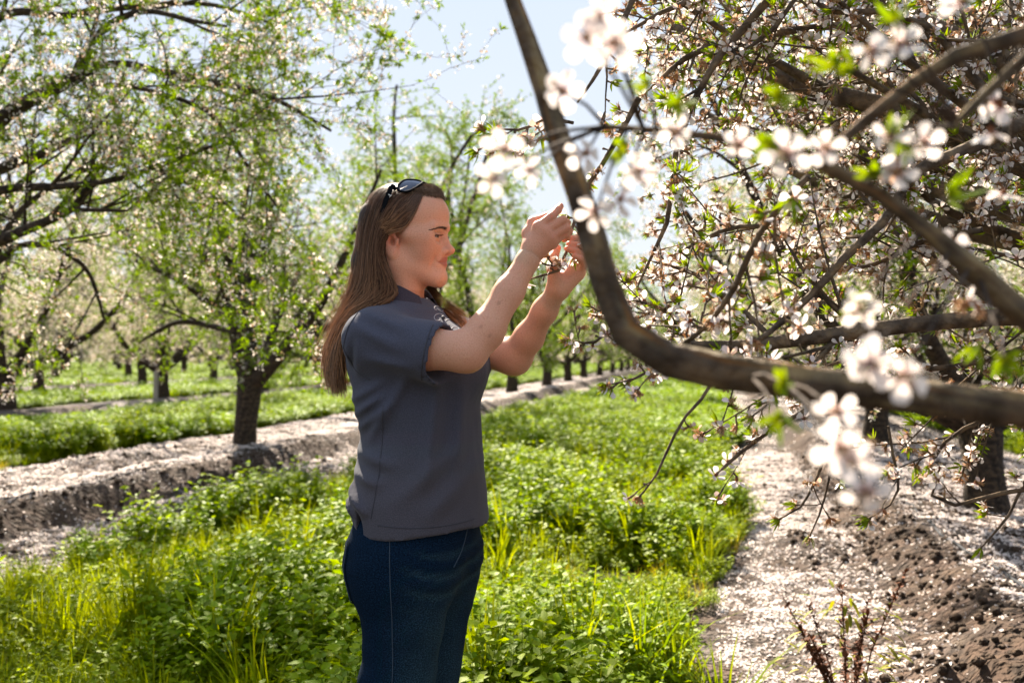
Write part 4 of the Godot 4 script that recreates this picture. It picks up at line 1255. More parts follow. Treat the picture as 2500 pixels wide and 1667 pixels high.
# how much of the ground the fallen petals hide
func litter(x: float, z: float) -> float:
	var e := row_gap(x)
	var edge := lane_edge(x, z)
	var c := smoothstep(edge + 0.28, edge + 0.02, e)
	c *= 0.52 + 0.75 * noise.get_noise_2d(x * 1.3 + 9.0, z * 1.3) + 0.95 * noise.get_noise_2d(x * 4.0 + 9.0, z * 4.0)
	var face := smoothstep(0.62, 0.74, e) * smoothstep(1.12, 0.98, e)
	c *= 1.0 - 0.88 * face
	var q := Vector2((x - 0.90) / 0.46, (z + 3.70) / 0.55)
	c *= 1.0 - 0.93 * exp(-q.length_squared() * 0.9)
	q = Vector2((x - 0.55) / 0.36, (z + 6.75) / 0.45)
	c *= 1.0 - 0.85 * exp(-q.length_squared())
	return clampf(c, 0.0, 1.0)


func spaced(lo: float, hi: float, fine_lo: float, fine_hi: float, step: float) -> PackedFloat32Array:
	var out := PackedFloat32Array()
	var s := step
	var x := fine_lo
	var left := []
	while x > lo:
		s = minf(s * 1.12, 6.0)
		x -= s
		left.append(x)
	left.reverse()
	for v in left:
		out.append(v)
	x = fine_lo
	while x < fine_hi:
		out.append(x)
		x += step
	s = step
	while x < hi:
		out.append(x)
		s = minf(s * 1.12, 6.0)
		x += s
	out.append(x)
	return out


func make_ground() -> void:
	var xs := spaced(-420.0, 420.0, -7.6, 4.2, 0.065)
	var zs := spaced(-900.0, 60.0, -13.0, -2.2, 0.065)
	var g := Geo.new()
	for z in zs:
		for x in xs:
			var e := row_gap(x)
			var edge := lane_edge(x, z)
			var bare := smoothstep(edge + 0.4, edge + 0.15, e)
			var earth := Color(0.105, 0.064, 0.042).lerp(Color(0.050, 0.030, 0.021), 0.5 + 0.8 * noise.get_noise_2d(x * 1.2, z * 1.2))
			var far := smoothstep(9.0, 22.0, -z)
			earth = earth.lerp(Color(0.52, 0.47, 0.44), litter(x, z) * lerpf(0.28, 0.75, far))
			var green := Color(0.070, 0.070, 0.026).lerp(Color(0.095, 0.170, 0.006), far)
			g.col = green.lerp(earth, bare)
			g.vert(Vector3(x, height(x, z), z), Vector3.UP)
	var w := xs.size()
	for j in zs.size() - 1:
		for i in w - 1:
			var a := j * w + i
			g.quad(a, a + w, a + w + 1, a + 1)
	g.smooth()
	part("ground", g.mesh(), M.soil, self, "structure")


func seen(x: float, z: float, margin := 0.3) -> bool:
	var s := sin(deg_to_rad(YAW))
	var c := cos(deg_to_rad(YAW))
	var depth := -s * x - c * z
	var side := c * x - s * z
	return depth > 0.5 and absf(side) < depth * 0.53 + margin


func petal_mesh() -> ArrayMesh:
	var g := Geo.new()
	g.col = Color(0.82, 0.77, 0.75)
	g.blade(Vector3(-0.0075, 0.0, 0), Vector3(1, 0, 0), Vector3(0, 0, 1), 0.015, 0.0115, 0.25, 0.3, 3, 1.0)
	return g.mesh()


func make_petals() -> void:
	var rng := RandomNumberGenerator.new()
	rng.seed = 21
	var pm := petal_mesh()
	var where: Array[Transform3D] = []
	for spec in [[0.0, 4.4, -13.0, -2.9, 200000, 1.1], [-8.2, -3.6, -15.0, -4.4, 130000, 1.2], [-7.6, -3.6, -45.0, -15.0, 60000, 2.4], [0.0, 4.4, -30.0, -13.0, 14000, 2.0]]:
		for k in spec[4]:
			var x := rng.randf_range(spec[0], spec[1])
			var z := rng.randf_range(spec[2], spec[3])
			if not seen(x, z, 0.9) or rng.randf() > litter(x, z) * 1.25:
				continue
			var s: float = spec[5] * rng.randf_range(0.65, 1.2)
			var b := Basis(Vector3.UP, rng.randf() * TAU) * Basis(Vector3(1, 0, 0), rng.randfn() * 0.45) * Basis(Vector3(0, 0, 1), rng.randfn() * 0.45)
			where.append(Transform3D(b.scaled(Vector3.ONE * s), Vector3(x, height(x, z) + 0.004, z)))
	tag(many("fallen_petals", pm, M.petal, where, self), "white fallen petals strewn over the bare earth of the tree rows", "petals", "", "stuff")


# ---------- plants of the grass lane
func weed_mesh(seed_: int, spread: float, tall: float, stems: int, leaf_size: float, tone: Color) -> ArrayMesh:
	var rng := RandomNumberGenerator.new()
	rng.seed = seed_
	var g := Geo.new()
	for k in stems:
		var a := rng.randf() * TAU
		var lean := rng.randf_range(0.1, 0.9)
		var root := Vector3(cos(a), 0, sin(a)) * spread * rng.randf() * 0.5
		var top := root + Vector3(cos(a) * lean * spread, tall * rng.randf_range(0.55, 1.0), sin(a) * lean * spread)
		g.col = tone * 0.8
		g.tube(PackedVector3Array([root, root.lerp(top, 0.5) + Vector3(0, tall * 0.08, 0), top]), PackedFloat32Array([0.0016, 0.0013, 0.0008]), 3, false)
		for j in 6:
			var t := 0.3 + 0.7 * j / 5.0
			var p := root.lerp(top, t) + Vector3(0, tall * 0.08 * sin(PI * t), 0)
			for leaflet in 2:
				var b := rng.randf() * TAU
				var along := Vector3(cos(b), rng.randf_range(-0.1, 0.7), sin(b)).normalized()
				var side := along.cross(Vector3.UP).normalized().rotated(along, rng.randf_range(-0.7, 0.7))
				g.col = tone.lerp(Color(0.27, 0.33, 0.003), rng.randf() * 0.5) * rng.randf_range(0.75, 1.2)
				g.blade(p, along, side, leaf_size * rng.randf_range(0.7, 1.25), leaf_size * 0.62, rng.randf_range(-0.3, 0.1), 0.15, 2, 0.6)
	return g.mesh()


func tuft_mesh(seed_: int, spread: float, tall: float, blades: int, wide: float, tone: Color) -> ArrayMesh:
	var rng := RandomNumberGenerator.new()
	rng.seed = seed_
	var g := Geo.new()
	for k in blades:
		var a := rng.randf() * TAU
		var d := Vector3(cos(a), 0, sin(a))
		var p := d * spread * rng.randf() * 0.5
		var h := tall * rng.randf_range(0.45, 1.0)
		var lean := rng.randf_range(0.08, 0.75)
		var twist := rng.randf_range(-0.9, 0.9)
		var side := d.cross(Vector3.UP).rotated(Vector3.UP, twist)
		g.col = tone.lerp(Color(0.28, 0.33, 0.004), rng.randf() * rng.randf()) * rng.randf_range(0.8, 1.2)
		var first := g.v.size()
		var steps := 5
		for i in steps + 1:
			var t := float(i) / steps
			var q := p + Vector3(0, h * (t - 0.28 * lean * t * t * t), 0) + d * h * lean * t * t
			var w := wide * 0.5 * (1.0 - pow(t, 2.2)) + 0.0003
			var nn := (d * -1.0 + Vector3(0, lean * t * 1.5, 0)).normalized()
			g.vert(q - side * w, (nn - side * 0.4).normalized())
			g.vert(q + side * w, (nn + side * 0.4).normalized())
		for i in steps:
			var b := first + i * 2
			g.quad(b, b + 1, b + 3, b + 2)
	return g.mesh()


func lane_edge(x: float, z: float) -> float:
	return (1.72 + 0.38 * smoothstep(-6.5, -3.6, z) if x > -2.0 else 1.98) + 0.26 * noise.get_noise_2d(x * 0.9 + 3.0, z * 0.9)


func lush(x: float, z: float) -> float:
	var e := row_gap(x)
	var edge := lane_edge(x, z)
	var v := smoothstep(edge, edge + 0.28, e)
	# the trodden patch at the woman's feet, and the bare hollow right of her
	var q := Vector2((x + 0.60) / 0.42, (z + 5.7) / 0.40)
	v *= 1.0 - 0.97 * exp(-q.length_squared() * q.length_squared())
	q = Vector2((x + 0.55) / 0.55, (z + 4.5) / 0.8)
	v *= 1.0 - 0.55 * exp(-q.length_squared())
	return v


func make_lane() -> void:
	var rng := RandomNumberGenerator.new()
	rng.seed = 33
	var deep := Color(0.165, 0.280, 0.003)
	var fresh := Color(0.250, 0.340, 0.003)
	var kinds := [
		weed_mesh(1, 0.12, 0.20, 10, 0.031, fresh), weed_mesh(2, 0.15, 0.30, 13, 0.036, deep), weed_mesh(3, 0.10, 0.13, 10, 0.024, fresh),
		tuft_mesh(4, 0.10, 0.30, 18, 0.0085, fresh), tuft_mesh(5, 0.08, 0.18, 22, 0.0060, deep), tuft_mesh(8, 0.14, 0.14, 16, 0.0040, Color(0.34, 0.27, 0.13)), weed_mesh(9, 0.17, 0.36, 13, 0.038, fresh)]
	var lists: Array = []
	for k in kinds.size():
		var l: Array[Transform3D] = []
		lists.append(l)
	var wide_kinds := [weed_mesh(6, 0.26, 0.26, 22, 0.055, Color(0.175, 0.300, 0.003)), tuft_mesh(7, 0.30, 0.32, 46, 0.013, Color(0.165, 0.300, 0.003))]
	var wide_lists: Array = []
	for k in 2:
		var l: Array[Transform3D] = []
		wide_lists.append(l)
	# the near lane, plant by plant
	for k in 88000:
		var t := rng.randf()
		var z := -2.6 - 20.0 * t * t
		var x := rng.randf_range(-9.5, 6.5)
		if not seen(x, z, 1.4):
			continue
		var v := lush(x, z)
		var big := 0.5 + 0.5 * noise.get_noise_2d(x * 0.55 + 70.0, z * 0.55)
		if rng.randf() > v:
			continue
		var s := (0.36 + 0.92 * clampf(big * 1.3, 0.0, 1.25)) * rng.randf_range(0.7, 1.2) * lerpf(0.5, 1.0, v)
		var grassy := 0.5 + 0.5 * noise.get_noise_2d(x * 0.8 + 20.0, z * 0.8 + 5.0)
		var kind := 0
		if rng.randf() < 0.30 + 0.45 * smoothstep(0.58, 0.85, grassy):
			kind = 3 if rng.randf() < 0.5 else 4
		else:
			kind = 6 if big > 0.52 and rng.randf() < 0.07 else 1 if big > 0.55 and rng.randf() < 0.7 else (0 if rng.randf() < 0.7 else 2)
		if rng.randf() < 0.045 + 0.2 * (1.0 - v):
			kind = 5
			s = rng.randf_range(0.6, 1.3)
		var b := Basis(Vector3.UP, rng.randf() * TAU) * Basis(Vector3(1, 0, 0), rng.randfn() * 0.12)
		if kind == 3 and z > -6.5 and grassy > 0.66 and rng.randf() < 0.35:
			s *= 1.6
		lists[kind].append(Transform3D(b.scaled(Vector3(s, s * rng.randf_range(0.8, 1.25), s)), Vector3(x, height(x, z) - 0.01, z)))
	# everything farther, in bigger clumps
	for k in 46000:
		var t := rng.randf()
		var depth := 14.0 + 90.0 * t * t
		var side := rng.randf_range(-0.58, 0.58) * depth
		var s0 := sin(deg_to_rad(YAW))
		var c0 := cos(deg_to_rad(YAW))
		var x := -s0 * depth + c0 * side
		var z := -c0 * depth - s0 * side
		if rng.randf() > lush(x, z):
			continue
		var s := rng.randf_range(0.6, 1.3) * (0.9 + depth * 0.012)
		wide_lists[0 if rng.randf() < 0.55 else 1].append(Transform3D(Basis(Vector3.UP, rng.randf() * TAU).scaled(Vector3(s, s * 0.85, s)), Vector3(x, height(x, z) - 0.02, z)))
	var names := ["leafy_weeds", "leafy_weeds", "leafy_weeds", "grass", "grass", "dry_grass", "leafy_weeds"]
	var says := ["bright green low weeds with small round leaves", "tall dark green leafy weeds in mounds", "short pale green weeds close to the ground", "long bright grass between the weeds", "short fine grass under the weeds", "dry straw-coloured grass among the green", "tall broad-leaved weeds standing in clumps"]
	for k in kinds.size():
		tag(many(numbered(names[k]), kinds[k], M.leaf if k < 3 or k == 6 else M.grass_blade, lists[k], self), says[k] + " in the lane between the tree rows", "weeds" if k < 3 or k == 6 else "grass", "", "stuff")
	tag(many(numbered("leafy_weeds"), wide_kinds[0], M.leaf, wide_lists[0], self), "far sunlit weeds between the distant tree rows", "weeds", "", "stuff")
	tag(many(numbered("grass"), wide_kinds[1], M.grass_blade, wide_lists[1], self), "far sunlit grass between the distant tree rows", "grass", "", "stuff")


func make_small_things() -> void:
	# tall grass tufts standing out of the lane
	var tall := [tuft_mesh(41, 0.10, 0.62, 30, 0.011, Color(0.15, 0.27, 0.004)), tuft_mesh(42, 0.12, 0.46, 36, 0.010, Color(0.20, 0.30, 0.004))]
	var spots := [[-0.27, -3.62, 0, "tall thin grass tuft at the lower right, between the woman and the petal path"], [-0.14, -3.75, 1, "bright grass tuft just right of the tallest tuft at the lower right"],
		[-2.02, -3.75, 0, "long bending grass tuft in the lower left corner of the lane"], [-1.62, -4.05, 0, "tall upright grass tuft left of the woman's jeans"], [-1.22, -3.70, 1, "broad grass tuft against the woman's back pocket side"],
		[-1.80, -3.45, 1, "arching grass tuft in front at the lower left"], [0.02, -3.45, 1, "sunlit grass tuft at the edge of the petal path"], [-1.05, -3.35, 1, "bright grass tuft below the woman's thigh at the bottom edge"], [-2.55, -4.6, 1, "grass tuft before the dark weed mound at the left edge"]]
	for s in spots:
		var o := part(numbered("grass_tuft"), tall[s[2]], M.grass_blade, self)
		tag(o, s[3], "grass tuft", "tall grass tufts in the lane")
		o.position = Vector3(s[0], height(s[0], s[1]) - 0.01, s[1])
		o.rotation.y = s[0] * 7.0
	# irrigation hoses along the rows
	for spec in [[1.32, -3.0, -16.0, "thin grey irrigation hose running along the earth ridge on the right"], [-5.08, -2.0, -40.0, "thin dark irrigation hose along the ridge behind the woman on the left"]]:
		var path := PackedVector3Array()
		var rad := PackedFloat32Array()
		var z: float = spec[1]
		while z > spec[2]:
			var x: float = spec[0] + 0.05 * sin(z * 0.9) + 0.03 * sin(z * 2.3)
			path.append(Vector3(x, height(x, z) + 0.012, z))
			rad.append(0.008)
			z -= 0.18
		var g := Geo.new()
		g.tube(path, rad, 8)
		tag(part(numbered("irrigation_hose"), g.mesh(), M.hose, self), spec[3], "hose")
	# loose clods on the ridges and the dug heap
	var crumbs: Array[Transform3D] = []
	var cr := RandomNumberGenerator.new()
	cr.seed = 55
	for k in 16000:
		var x := cr.randf_range(0.1, 3.4) if k % 3 else cr.randf_range(-6.6, -4.2)
		var z := cr.randf_range(-12.0, -2.9)
		if not seen(x, z) or cr.randf() < litter(x, z) * 1.3 or row_gap(x) > 1.5:
			continue
		var s := 0.006 + 0.020 * pow(cr.randf(), 3.0)
		crumbs.append(Transform3D(Basis(Vector3(cr.randf_range(-1, 1), 1, cr.randf_range(-1, 1)).normalized(), cr.randf() * TAU).scaled(Vector3(s, s * 0.8, s * 1.2)), Vector3(x, height(x, z) + s * 0.2, z)))
	var cg := Geo.new()
	cg.col = Color(0.085, 0.052, 0.035)
	cg.ball(Vector3.ZERO, Vector3.ONE, 5, 7)
	for i in cg.v.size():
		cg.v[i] *= 1.0 + 0.35 * noise.get_noise_3dv(cg.v[i] * 2.0)
	cg.smooth()
	tag(many("soil_clods", cg.mesh(), M.soil, crumbs, self), "loose brown clods on the bare ridges and the dug heap", "soil", "", "stuff")
	# a wooden stake out in the grass
	var sg := Geo.new()
	sg.tube(PackedVector3Array([Vector3(0, -0.2, 0), Vector3(0.005, 0.3, 0), Vector3(0.01, 0.62, 0), Vector3(0.01, 0.64, 0)]), PackedFloat32Array([0.055, 0.055, 0.052, 0.045]), 6)
	var st := part("wooden_stake", sg.mesh(), M.weathered_wood, self)
	st.position = Vector3(-12.9, height(-12.9, -21.2), -21.2)
	tag(st, "short pale wooden stake in the grass left of the forked tree", "stake")
	# the dying weed beside the petal path: rust-red dry stems, some leaves still green
	var w := thing("dying_weed", "half dried weed with rust red seed stems beside the petal path", "weed", "", Transform3D(Basis(), Vector3(0.42, height(0.42, -3.45), -3.45)))
	var rng := RandomNumberGenerator.new()
	rng.seed = 8
	for k in 12:
		var g := Geo.new()
		var a := rng.randf() * TAU
		var lean := Vector3(cos(a), 0, sin(a)) * rng.randf_range(0.05, 0.22)
		if k == 0:
			lean = Vector3(0.36, 0, 0.12)
		var top := lean + Vector3(0, rng.randf_range(0.28, 0.55) * (0.35 if k == 0 else 1.0), 0)
		var pts := PackedVector3Array([Vector3(lean.x * 0.1, -0.02, lean.z * 0.1), top * 0.5 - lean * 0.1, top])
		g.col = Color(0.10, 0.042, 0.018)
		g.tube(pts, PackedFloat32Array([0.0035, 0.0026, 0.0014]), 5)
		for j in 80:
			var t := rng.randf_range(0.45, 1.0)
			var p := pts[1].lerp(pts[2], (t - 0.45) / 0.55)
			var d := Vector3(rng.randf_range(-1, 1), rng.randf_range(-0.6, 0.8), rng.randf_range(-1, 1)).normalized()
			g.col = Color(0.20, 0.062, 0.020) * rng.randf_range(0.6, 1.4)
			g.blade(p, d, d.cross(Vector3.UP).normalized(), rng.randf_range(0.014, 0.034), 0.012, 0.2, 0.2, 2)
		part("dry_stem", g.mesh(), M.twig_bark, w)
	for k in 100:
		var g := Geo.new()
		var a := rng.randf() * TAU
		var p := Vector3(cos(a), 0, sin(a)) * rng.randf_range(0.02, 0.20) + Vector3(0, rng.randf_range(0.03, 0.46), 0)
		var d := Vector3(cos(a), rng.randf_range(-0.7, 0.8), sin(a)).normalized()
		g.col = Color(0.16, 0.21, 0.02).lerp(Color(0.34, 0.30, 0.03), rng.randf())
		g.blade(p, d, d.cross(Vector3.UP).normalized(), rng.randf_range(0.04, 0.075), 0.014, -0.3, 0.2, 4)
		part("leaf", g.mesh(), M.leaf, w)


# ---------- trees
class Growth:
	var rng := RandomNumberGenerator.new()
	var twigs := Geo.new()
	var limbs: Array[Geo] = []
	var trunk := Geo.new()
	var spur_at := PackedVector3Array()
	var spur_dir := PackedVector3Array()
	var spur_gap := 0.055
	var noise: FastNoiseLite
	var wood := Color(0.085, 0.062, 0.046)
	var crown_min := 0.9           # nothing grows below this height
	var edge := Plane(Vector3.ZERO, 0.0)
	var base := Vector3.ZERO
	var children := [0, 7, 6, 5]   # how many shoots a shoot of that level bears
	var lengths := [0.0, 2.4, 1.25, 0.75, 0.42]
	var knobs := false
	var rise := 0.06                # how strongly shoots turn upwards
	var droop := 0.02
	var tip := 0.0016

	func allowed(p: Vector3) -> bool:
		if p.y < crown_min:
			return false
		return edge.normal == Vector3.ZERO or edge.is_point_over(p + base)

	# a shoot that grows freely, and what grows on it
	func grow(p: Vector3, dir: Vector3, length: float, r: float, level: int, into: Geo) -> void:
		var steps := maxi(3, int(length / (0.22 if level < 3 else 0.13)))
		var pts := PackedVector3Array([p])
		var rad := PackedFloat32Array([r])
		var d := dir
		var end := tip if level > 1 else r * 0.28
		for i in steps:
			d = (d + Vector3(rng.randf_range(-1, 1), rng.randf_range(-1, 1), rng.randf_range(-1, 1)) * (0.13 if level < 3 else 0.17) + Vector3(0, rise if level < 2 else droop, 0)).normalized()
			p += d * length / steps
			if not allowed(p) and i > 1:
				break
			pts.append(p)
			rad.append(lerpf(r, end, pow(float(i + 1) / steps, 0.8)))
		if pts.size() < 3:
			return
		into.col = wood * rng.randf_range(0.8, 1.2)
		into.tube(pts, rad, [9, 8, 6, 4, 3][level], level < 3)
		bear(pts, rad, length, level)

	# side shoots and spurs along a path
	func bear(pts: PackedVector3Array, rad: PackedFloat32Array, length: float, level: int, fewer := 1.0) -> void:
		var m := pts.size()
		if level < 4:
			var n := int(children[level] * fewer * rng.randf_range(0.8, 1.25) + 0.5)
			for k in n:
				var t := (0.13 if level < 3 else 0.12) + (0.87 if level < 3 else 0.86) * (k + rng.randf()) / n
				var x := minf(t * (m - 1), m - 1.001)
				var i := int(x)
				var q := pts[i].lerp(pts[i + 1], x - i)
				var along := (pts[i + 1] - pts[i]).normalized()
				var out := along.cross(Vector3(rng.randf_range(-1, 1), rng.randf_range(-0.6, 0.6), rng.randf_range(-1, 1))).normalized()
				if out.y < -0.25 and level < 2:
					out.y *= -0.6
				var a := rng.randf_range(0.55, 1.05)
				var l: float = lengths[level + 1] * rng.randf_range(0.55, 1.2) * (1.05 - 0.35 * t)
				if not allowed(q + (along * cos(a) + out * sin(a)) * l * 0.5):
					continue
				grow(q, (along * cos(a) + out * sin(a)).normalized(), l, minf(lerpf(rad[i], rad[i + 1], x - i) * 0.62, 0.006 + 0.03 * l), level + 1, twigs)
		if level >= 2:
			var run := 0.0
			var next := spur_gap * (2.0 if level == 2 else 0.6)
			for i in m - 1:
				var seg := pts[i].distance_to(pts[i + 1])
				while next < run + seg:
					var q := pts[i].lerp(pts[i + 1], (next - run) / seg)
					var along := (pts[i + 1] - pts[i]).normalized()
					var out := along.cross(Vector3(rng.randf_range(-1, 1), rng.randf_range(-1, 1), rng.randf_range(-1, 1))).normalized()
					spur(q, (out + along * 0.5 + Vector3(0, 0.15, 0)).normalized(), lerpf(rad[i], rad[i + 1], 0.5))
					next += spur_gap * rng.randf_range(0.4, 1.6) * (1.8 if level == 2 else 1.0)
				run += seg
			if level >= 3:
				spur(pts[m - 1], (pts[m - 1] - pts[m - 2]).normalized(), 0.0)

	func spur(q: Vector3, d: Vector3, r: float) -> void:
		if not allowed(q):
			return
		if knobs:
			var p := q + d * (r + rng.randf_range(0.006, 0.022))
			twigs.col = wood * rng.randf_range(0.9, 1.5)
			twigs.tube(PackedVector3Array([q, q.lerp(p, 0.6) + Vector3(rng.randf_range(-1, 1), 0, rng.randf_range(-1, 1)) * 0.002, p]), PackedFloat32Array([0.0022, 0.0018, 0.0030]), 4)
			q = p
		spur_at.append(q)
		spur_dir.append(d)

	# a limb drawn from the photograph
	func guided(points: Array, sides: int, into: Geo, level: int, fewer := 1.0) -> void:
		var c := Curve3D.new()
		for i in points.size():
			var q: Vector4 = points[i]
			var b: Vector4 = points[maxi(i - 1, 0)]
			var f: Vector4 = points[mini(i + 1, points.size() - 1)]
			var t := Vector3(f.x - b.x, f.y - b.y, f.z - b.z) / 6.0
			c.add_point(Vector3(q.x, q.y, q.z) - base, -t, t)
		var pts := PackedVector3Array()
		var rad := PackedFloat32Array()
		var marks := PackedFloat32Array()
		for q: Vector4 in points:
			marks.append(c.get_closest_offset(Vector3(q.x, q.y, q.z) - base))
		var total := c.get_baked_length()
		var n := maxi(6, int(total / 0.05))
		var at := 0
		for i in n + 1:
			var s := total * i / n
			while at < marks.size() - 2 and s > marks[at + 1]:
				at += 1
			var t := clampf((s - marks[at]) / maxf(marks[at + 1] - marks[at], 1e-4), 0.0, 1.0)
			var a: Vector4 = points[at]
			var b: Vector4 = points[at + 1]
			pts.append(c.sample_baked(s, true))
			rad.append(lerpf(a.w, b.w, t))
		into.col = wood
		into.tube(pts, rad, sides, true, 0.10, noise)
		bear(pts, rad, total, level, fewer)


func clump(points: Array) -> Array:
	return points


# far clusters: a few flat petals or leaves, only pixels across
func spray_mesh(seed_: int, petals: int, leaves: int, size: float) -> ArrayMesh:
	var rng := RandomNumberGenerator.new()
	rng.seed = seed_
	var g := Geo.new()
	for k in petals:
		var p := Vector3(rng.randf_range(-1, 1), rng.randf_range(0, 1.3), rng.randf_range(-1, 1)) * size * 0.42
		var d := Vector3(rng.randf_range(-1, 1), rng.randf_range(-1, 1), rng.randf_range(-1, 1)).normalized()
		var white := rng.randf()
		g.col = Color(0.80, 0.76, 0.72) if white < 0.68 else Color(0.34, 0.235, 0.14) * rng.randf_range(0.7, 1.2)
		g.blade(p, d, d.cross(Vector3(0.3, 1, 0.2)).normalized(), 0.018 * size / 0.06, 0.014 * size / 0.06, 0.2, 0.2, 2, 1.0)
	for k in leaves:
		var a := rng.randf() * TAU
		var d := Vector3(cos(a), rng.randf_range(0.0, 1.6), sin(a)).normalized()
		g.col = Color(0.165, 0.262, 0.006) * rng.randf_range(0.7, 1.35)
		g.blade(d * 0.006, d, d.cross(Vector3.UP).normalized().rotated(d, rng.randf_range(-1, 1)), size * rng.randf_range(0.45, 0.8), size * 0.17, rng.randf_range(-0.3, 0.3), 0.25, 2)
	return g.mesh()


func flower_mesh(seed_: int, open: float) -> ArrayMesh:
	var rng := RandomNumberGenerator.new()
	rng.seed = seed_
	var g := Geo.new()
	g.col = Color(0.27, 0.12, 0.06)
	g.tube(PackedVector3Array([Vector3(0, 0, 0), Vector3(0, 0.004, 0), Vector3(0, 0.008, 0)]), PackedFloat32Array([0.0016, 0.0034, 0.0030]), 7)
	for k in 5:
		var a := TAU * k / 5.0 + rng.randf_range(-0.15, 0.15)
		var out := Vector3(cos(a), 0, sin(a))
		var lift := open + rng.randf_range(-0.22, 0.22)
		var d := (out * cos(lift) + Vector3.UP * sin(lift)).normalized()
		var side := out.cross(Vector3.UP).normalized().rotated(d, rng.randf_range(-0.3, 0.3))
		g.root_tint = Color(0.76, 0.52, 0.53)
		g.col = Color(0.82, 0.80, 0.79)
		g.blade(Vector3(0, 0.007, 0) + out * 0.0022, d, -side, rng.randf_range(0.0165, 0.0195), rng.randf_range(0.0115, 0.0145), rng.randf_range(-0.15, 0.30), rng.randf_range(0.1, 0.35), 6, 1.0)
		g.root_tint = Color(-1, 0, 0)
		g.col = Color(0.25, 0.13, 0.06)
		g.blade(Vector3(0, 0.006, 0), (out * 0.9 + Vector3(0, -0.25, 0)).normalized().rotated(Vector3.UP, 0.6), out.rotated(Vector3.UP, 0.6).cross(Vector3.UP), 0.006, 0.0035, -0.2, 0.2, 2)
	stamens(g, rng, 12, Color(0.76, 0.68, 0.54), Color(0.44, 0.29, 0.12), 0.011)
	return g.mesh()


func stamens(g: Geo, rng: RandomNumberGenerator, n: int, thread: Color, head: Color, reach: float) -> void:
	for k in n:
		var a := rng.randf() * TAU
		var d := Vector3(cos(a) * rng.randf_range(0.2, 0.75), 1.0, sin(a) * rng.randf_range(0.2, 0.75)).normalized()
		var p := Vector3(0, 0.007, 0)
		var q := p + d * reach * rng.randf_range(0.7, 1.1)
		g.col = thread
		g.tube(PackedVector3Array([p, q]), PackedFloat32Array([0.0004, 0.00035]), 3, false)
		g.col = head
		g.ball(q, Vector3(0.0009, 0.0009, 0.0009), 2, 4)


func spent_mesh(seed_: int, petals: int) -> ArrayMesh:
	var rng := RandomNumberGenerator.new()
	rng.seed = seed_
	var g := Geo.new()
	for f in 2 + seed_ % 2:
		var a := rng.randf() * TAU
		var d := Vector3(cos(a) * 0.8, rng.randf_range(0.3, 1.2), sin(a) * 0.8).normalized()
		var h := Geo.new()
		h.col = Color(0.34, 0.17, 0.08).lerp(Color(0.40, 0.29, 0.13), rng.randf())
		h.tube(PackedVector3Array([Vector3(0, -0.004, 0), Vector3(0, 0.003, 0), Vector3(0, 0.008, 0)]), PackedFloat32Array([0.0012, 0.0036, 0.0027]), 7)
		for k in 5:
			var b := TAU * k / 5.0 + rng.randf_range(-0.2, 0.2)
			var o := Vector3(cos(b), 0, sin(b))
			h.col = Color(0.48, 0.33, 0.17).lerp(Color(0.34, 0.16, 0.08), rng.randf())
			h.blade(Vector3(0, 0.007, 0) + o * 0.002, (o + Vector3(0, rng.randf_range(-0.2, 0.9), 0)).normalized(), o.cross(Vector3.UP), 0.0075, 0.0040, 0.2, 0.3, 2)
		stamens(h, rng, 11, Color(0.66, 0.50, 0.30), Color(0.42, 0.24, 0.09), 0.0105)
		for k in petals:
			var b := rng.randf() * TAU
			var o := Vector3(cos(b), rng.randf_range(-0.9, 0.6), sin(b)).normalized()
			h.col = Color(0.80, 0.73, 0.72)
			h.blade(Vector3(0, 0.006, 0), o, o.cross(Vector3.UP).normalized(), 0.016, 0.011, -0.3, 0.3, 4, 1.0)
		var t := Basis(Quaternion(Vector3.UP, d))
		var first := g.v.size()
		for i in h.v.size():
			g.v.append(t * (h.v[i] + Vector3(0, 0.005, 0)))
			g.n.append(t * h.n[i])
			g.c.append(h.c[i])
		for i in h.ix:
			g.ix.append(first + i)
	return g.mesh()


func leaf_tuft_mesh(seed_: int, n: int) -> ArrayMesh:
	var rng := RandomNumberGenerator.new()
	rng.seed = seed_
	var g := Geo.new()
	for k in n:
		var a := TAU * k / n + rng.randf_range(-0.4, 0.4)
		var out := Vector3(cos(a), 0, sin(a))
		var lift := rng.randf_range(0.35, 1.25)
		var d := (out * cos(lift) + Vector3.UP * sin(lift)).normalized()
		g.col = Color(0.17, 0.28, 0.008).lerp(Color(0.25, 0.31, 0.008), rng.randf()) * rng.randf_range(0.85, 1.15)
		g.root_tint = Color(0.18, 0.20, 0.02)
		g.blade(Vector3(0, 0.002 * k / n, 0), d, -out.cross(Vector3.UP).normalized().rotated(d, rng.randf_range(-0.4, 0.4)), rng.randf_range(0.017, 0.036), rng.randf_range(0.005, 0.0078), rng.randf_range(-0.45, 0.1), 0.45, 5)
	g.root_tint = Color(-1, 0, 0)
	return g.mesh()


var sprays := {}


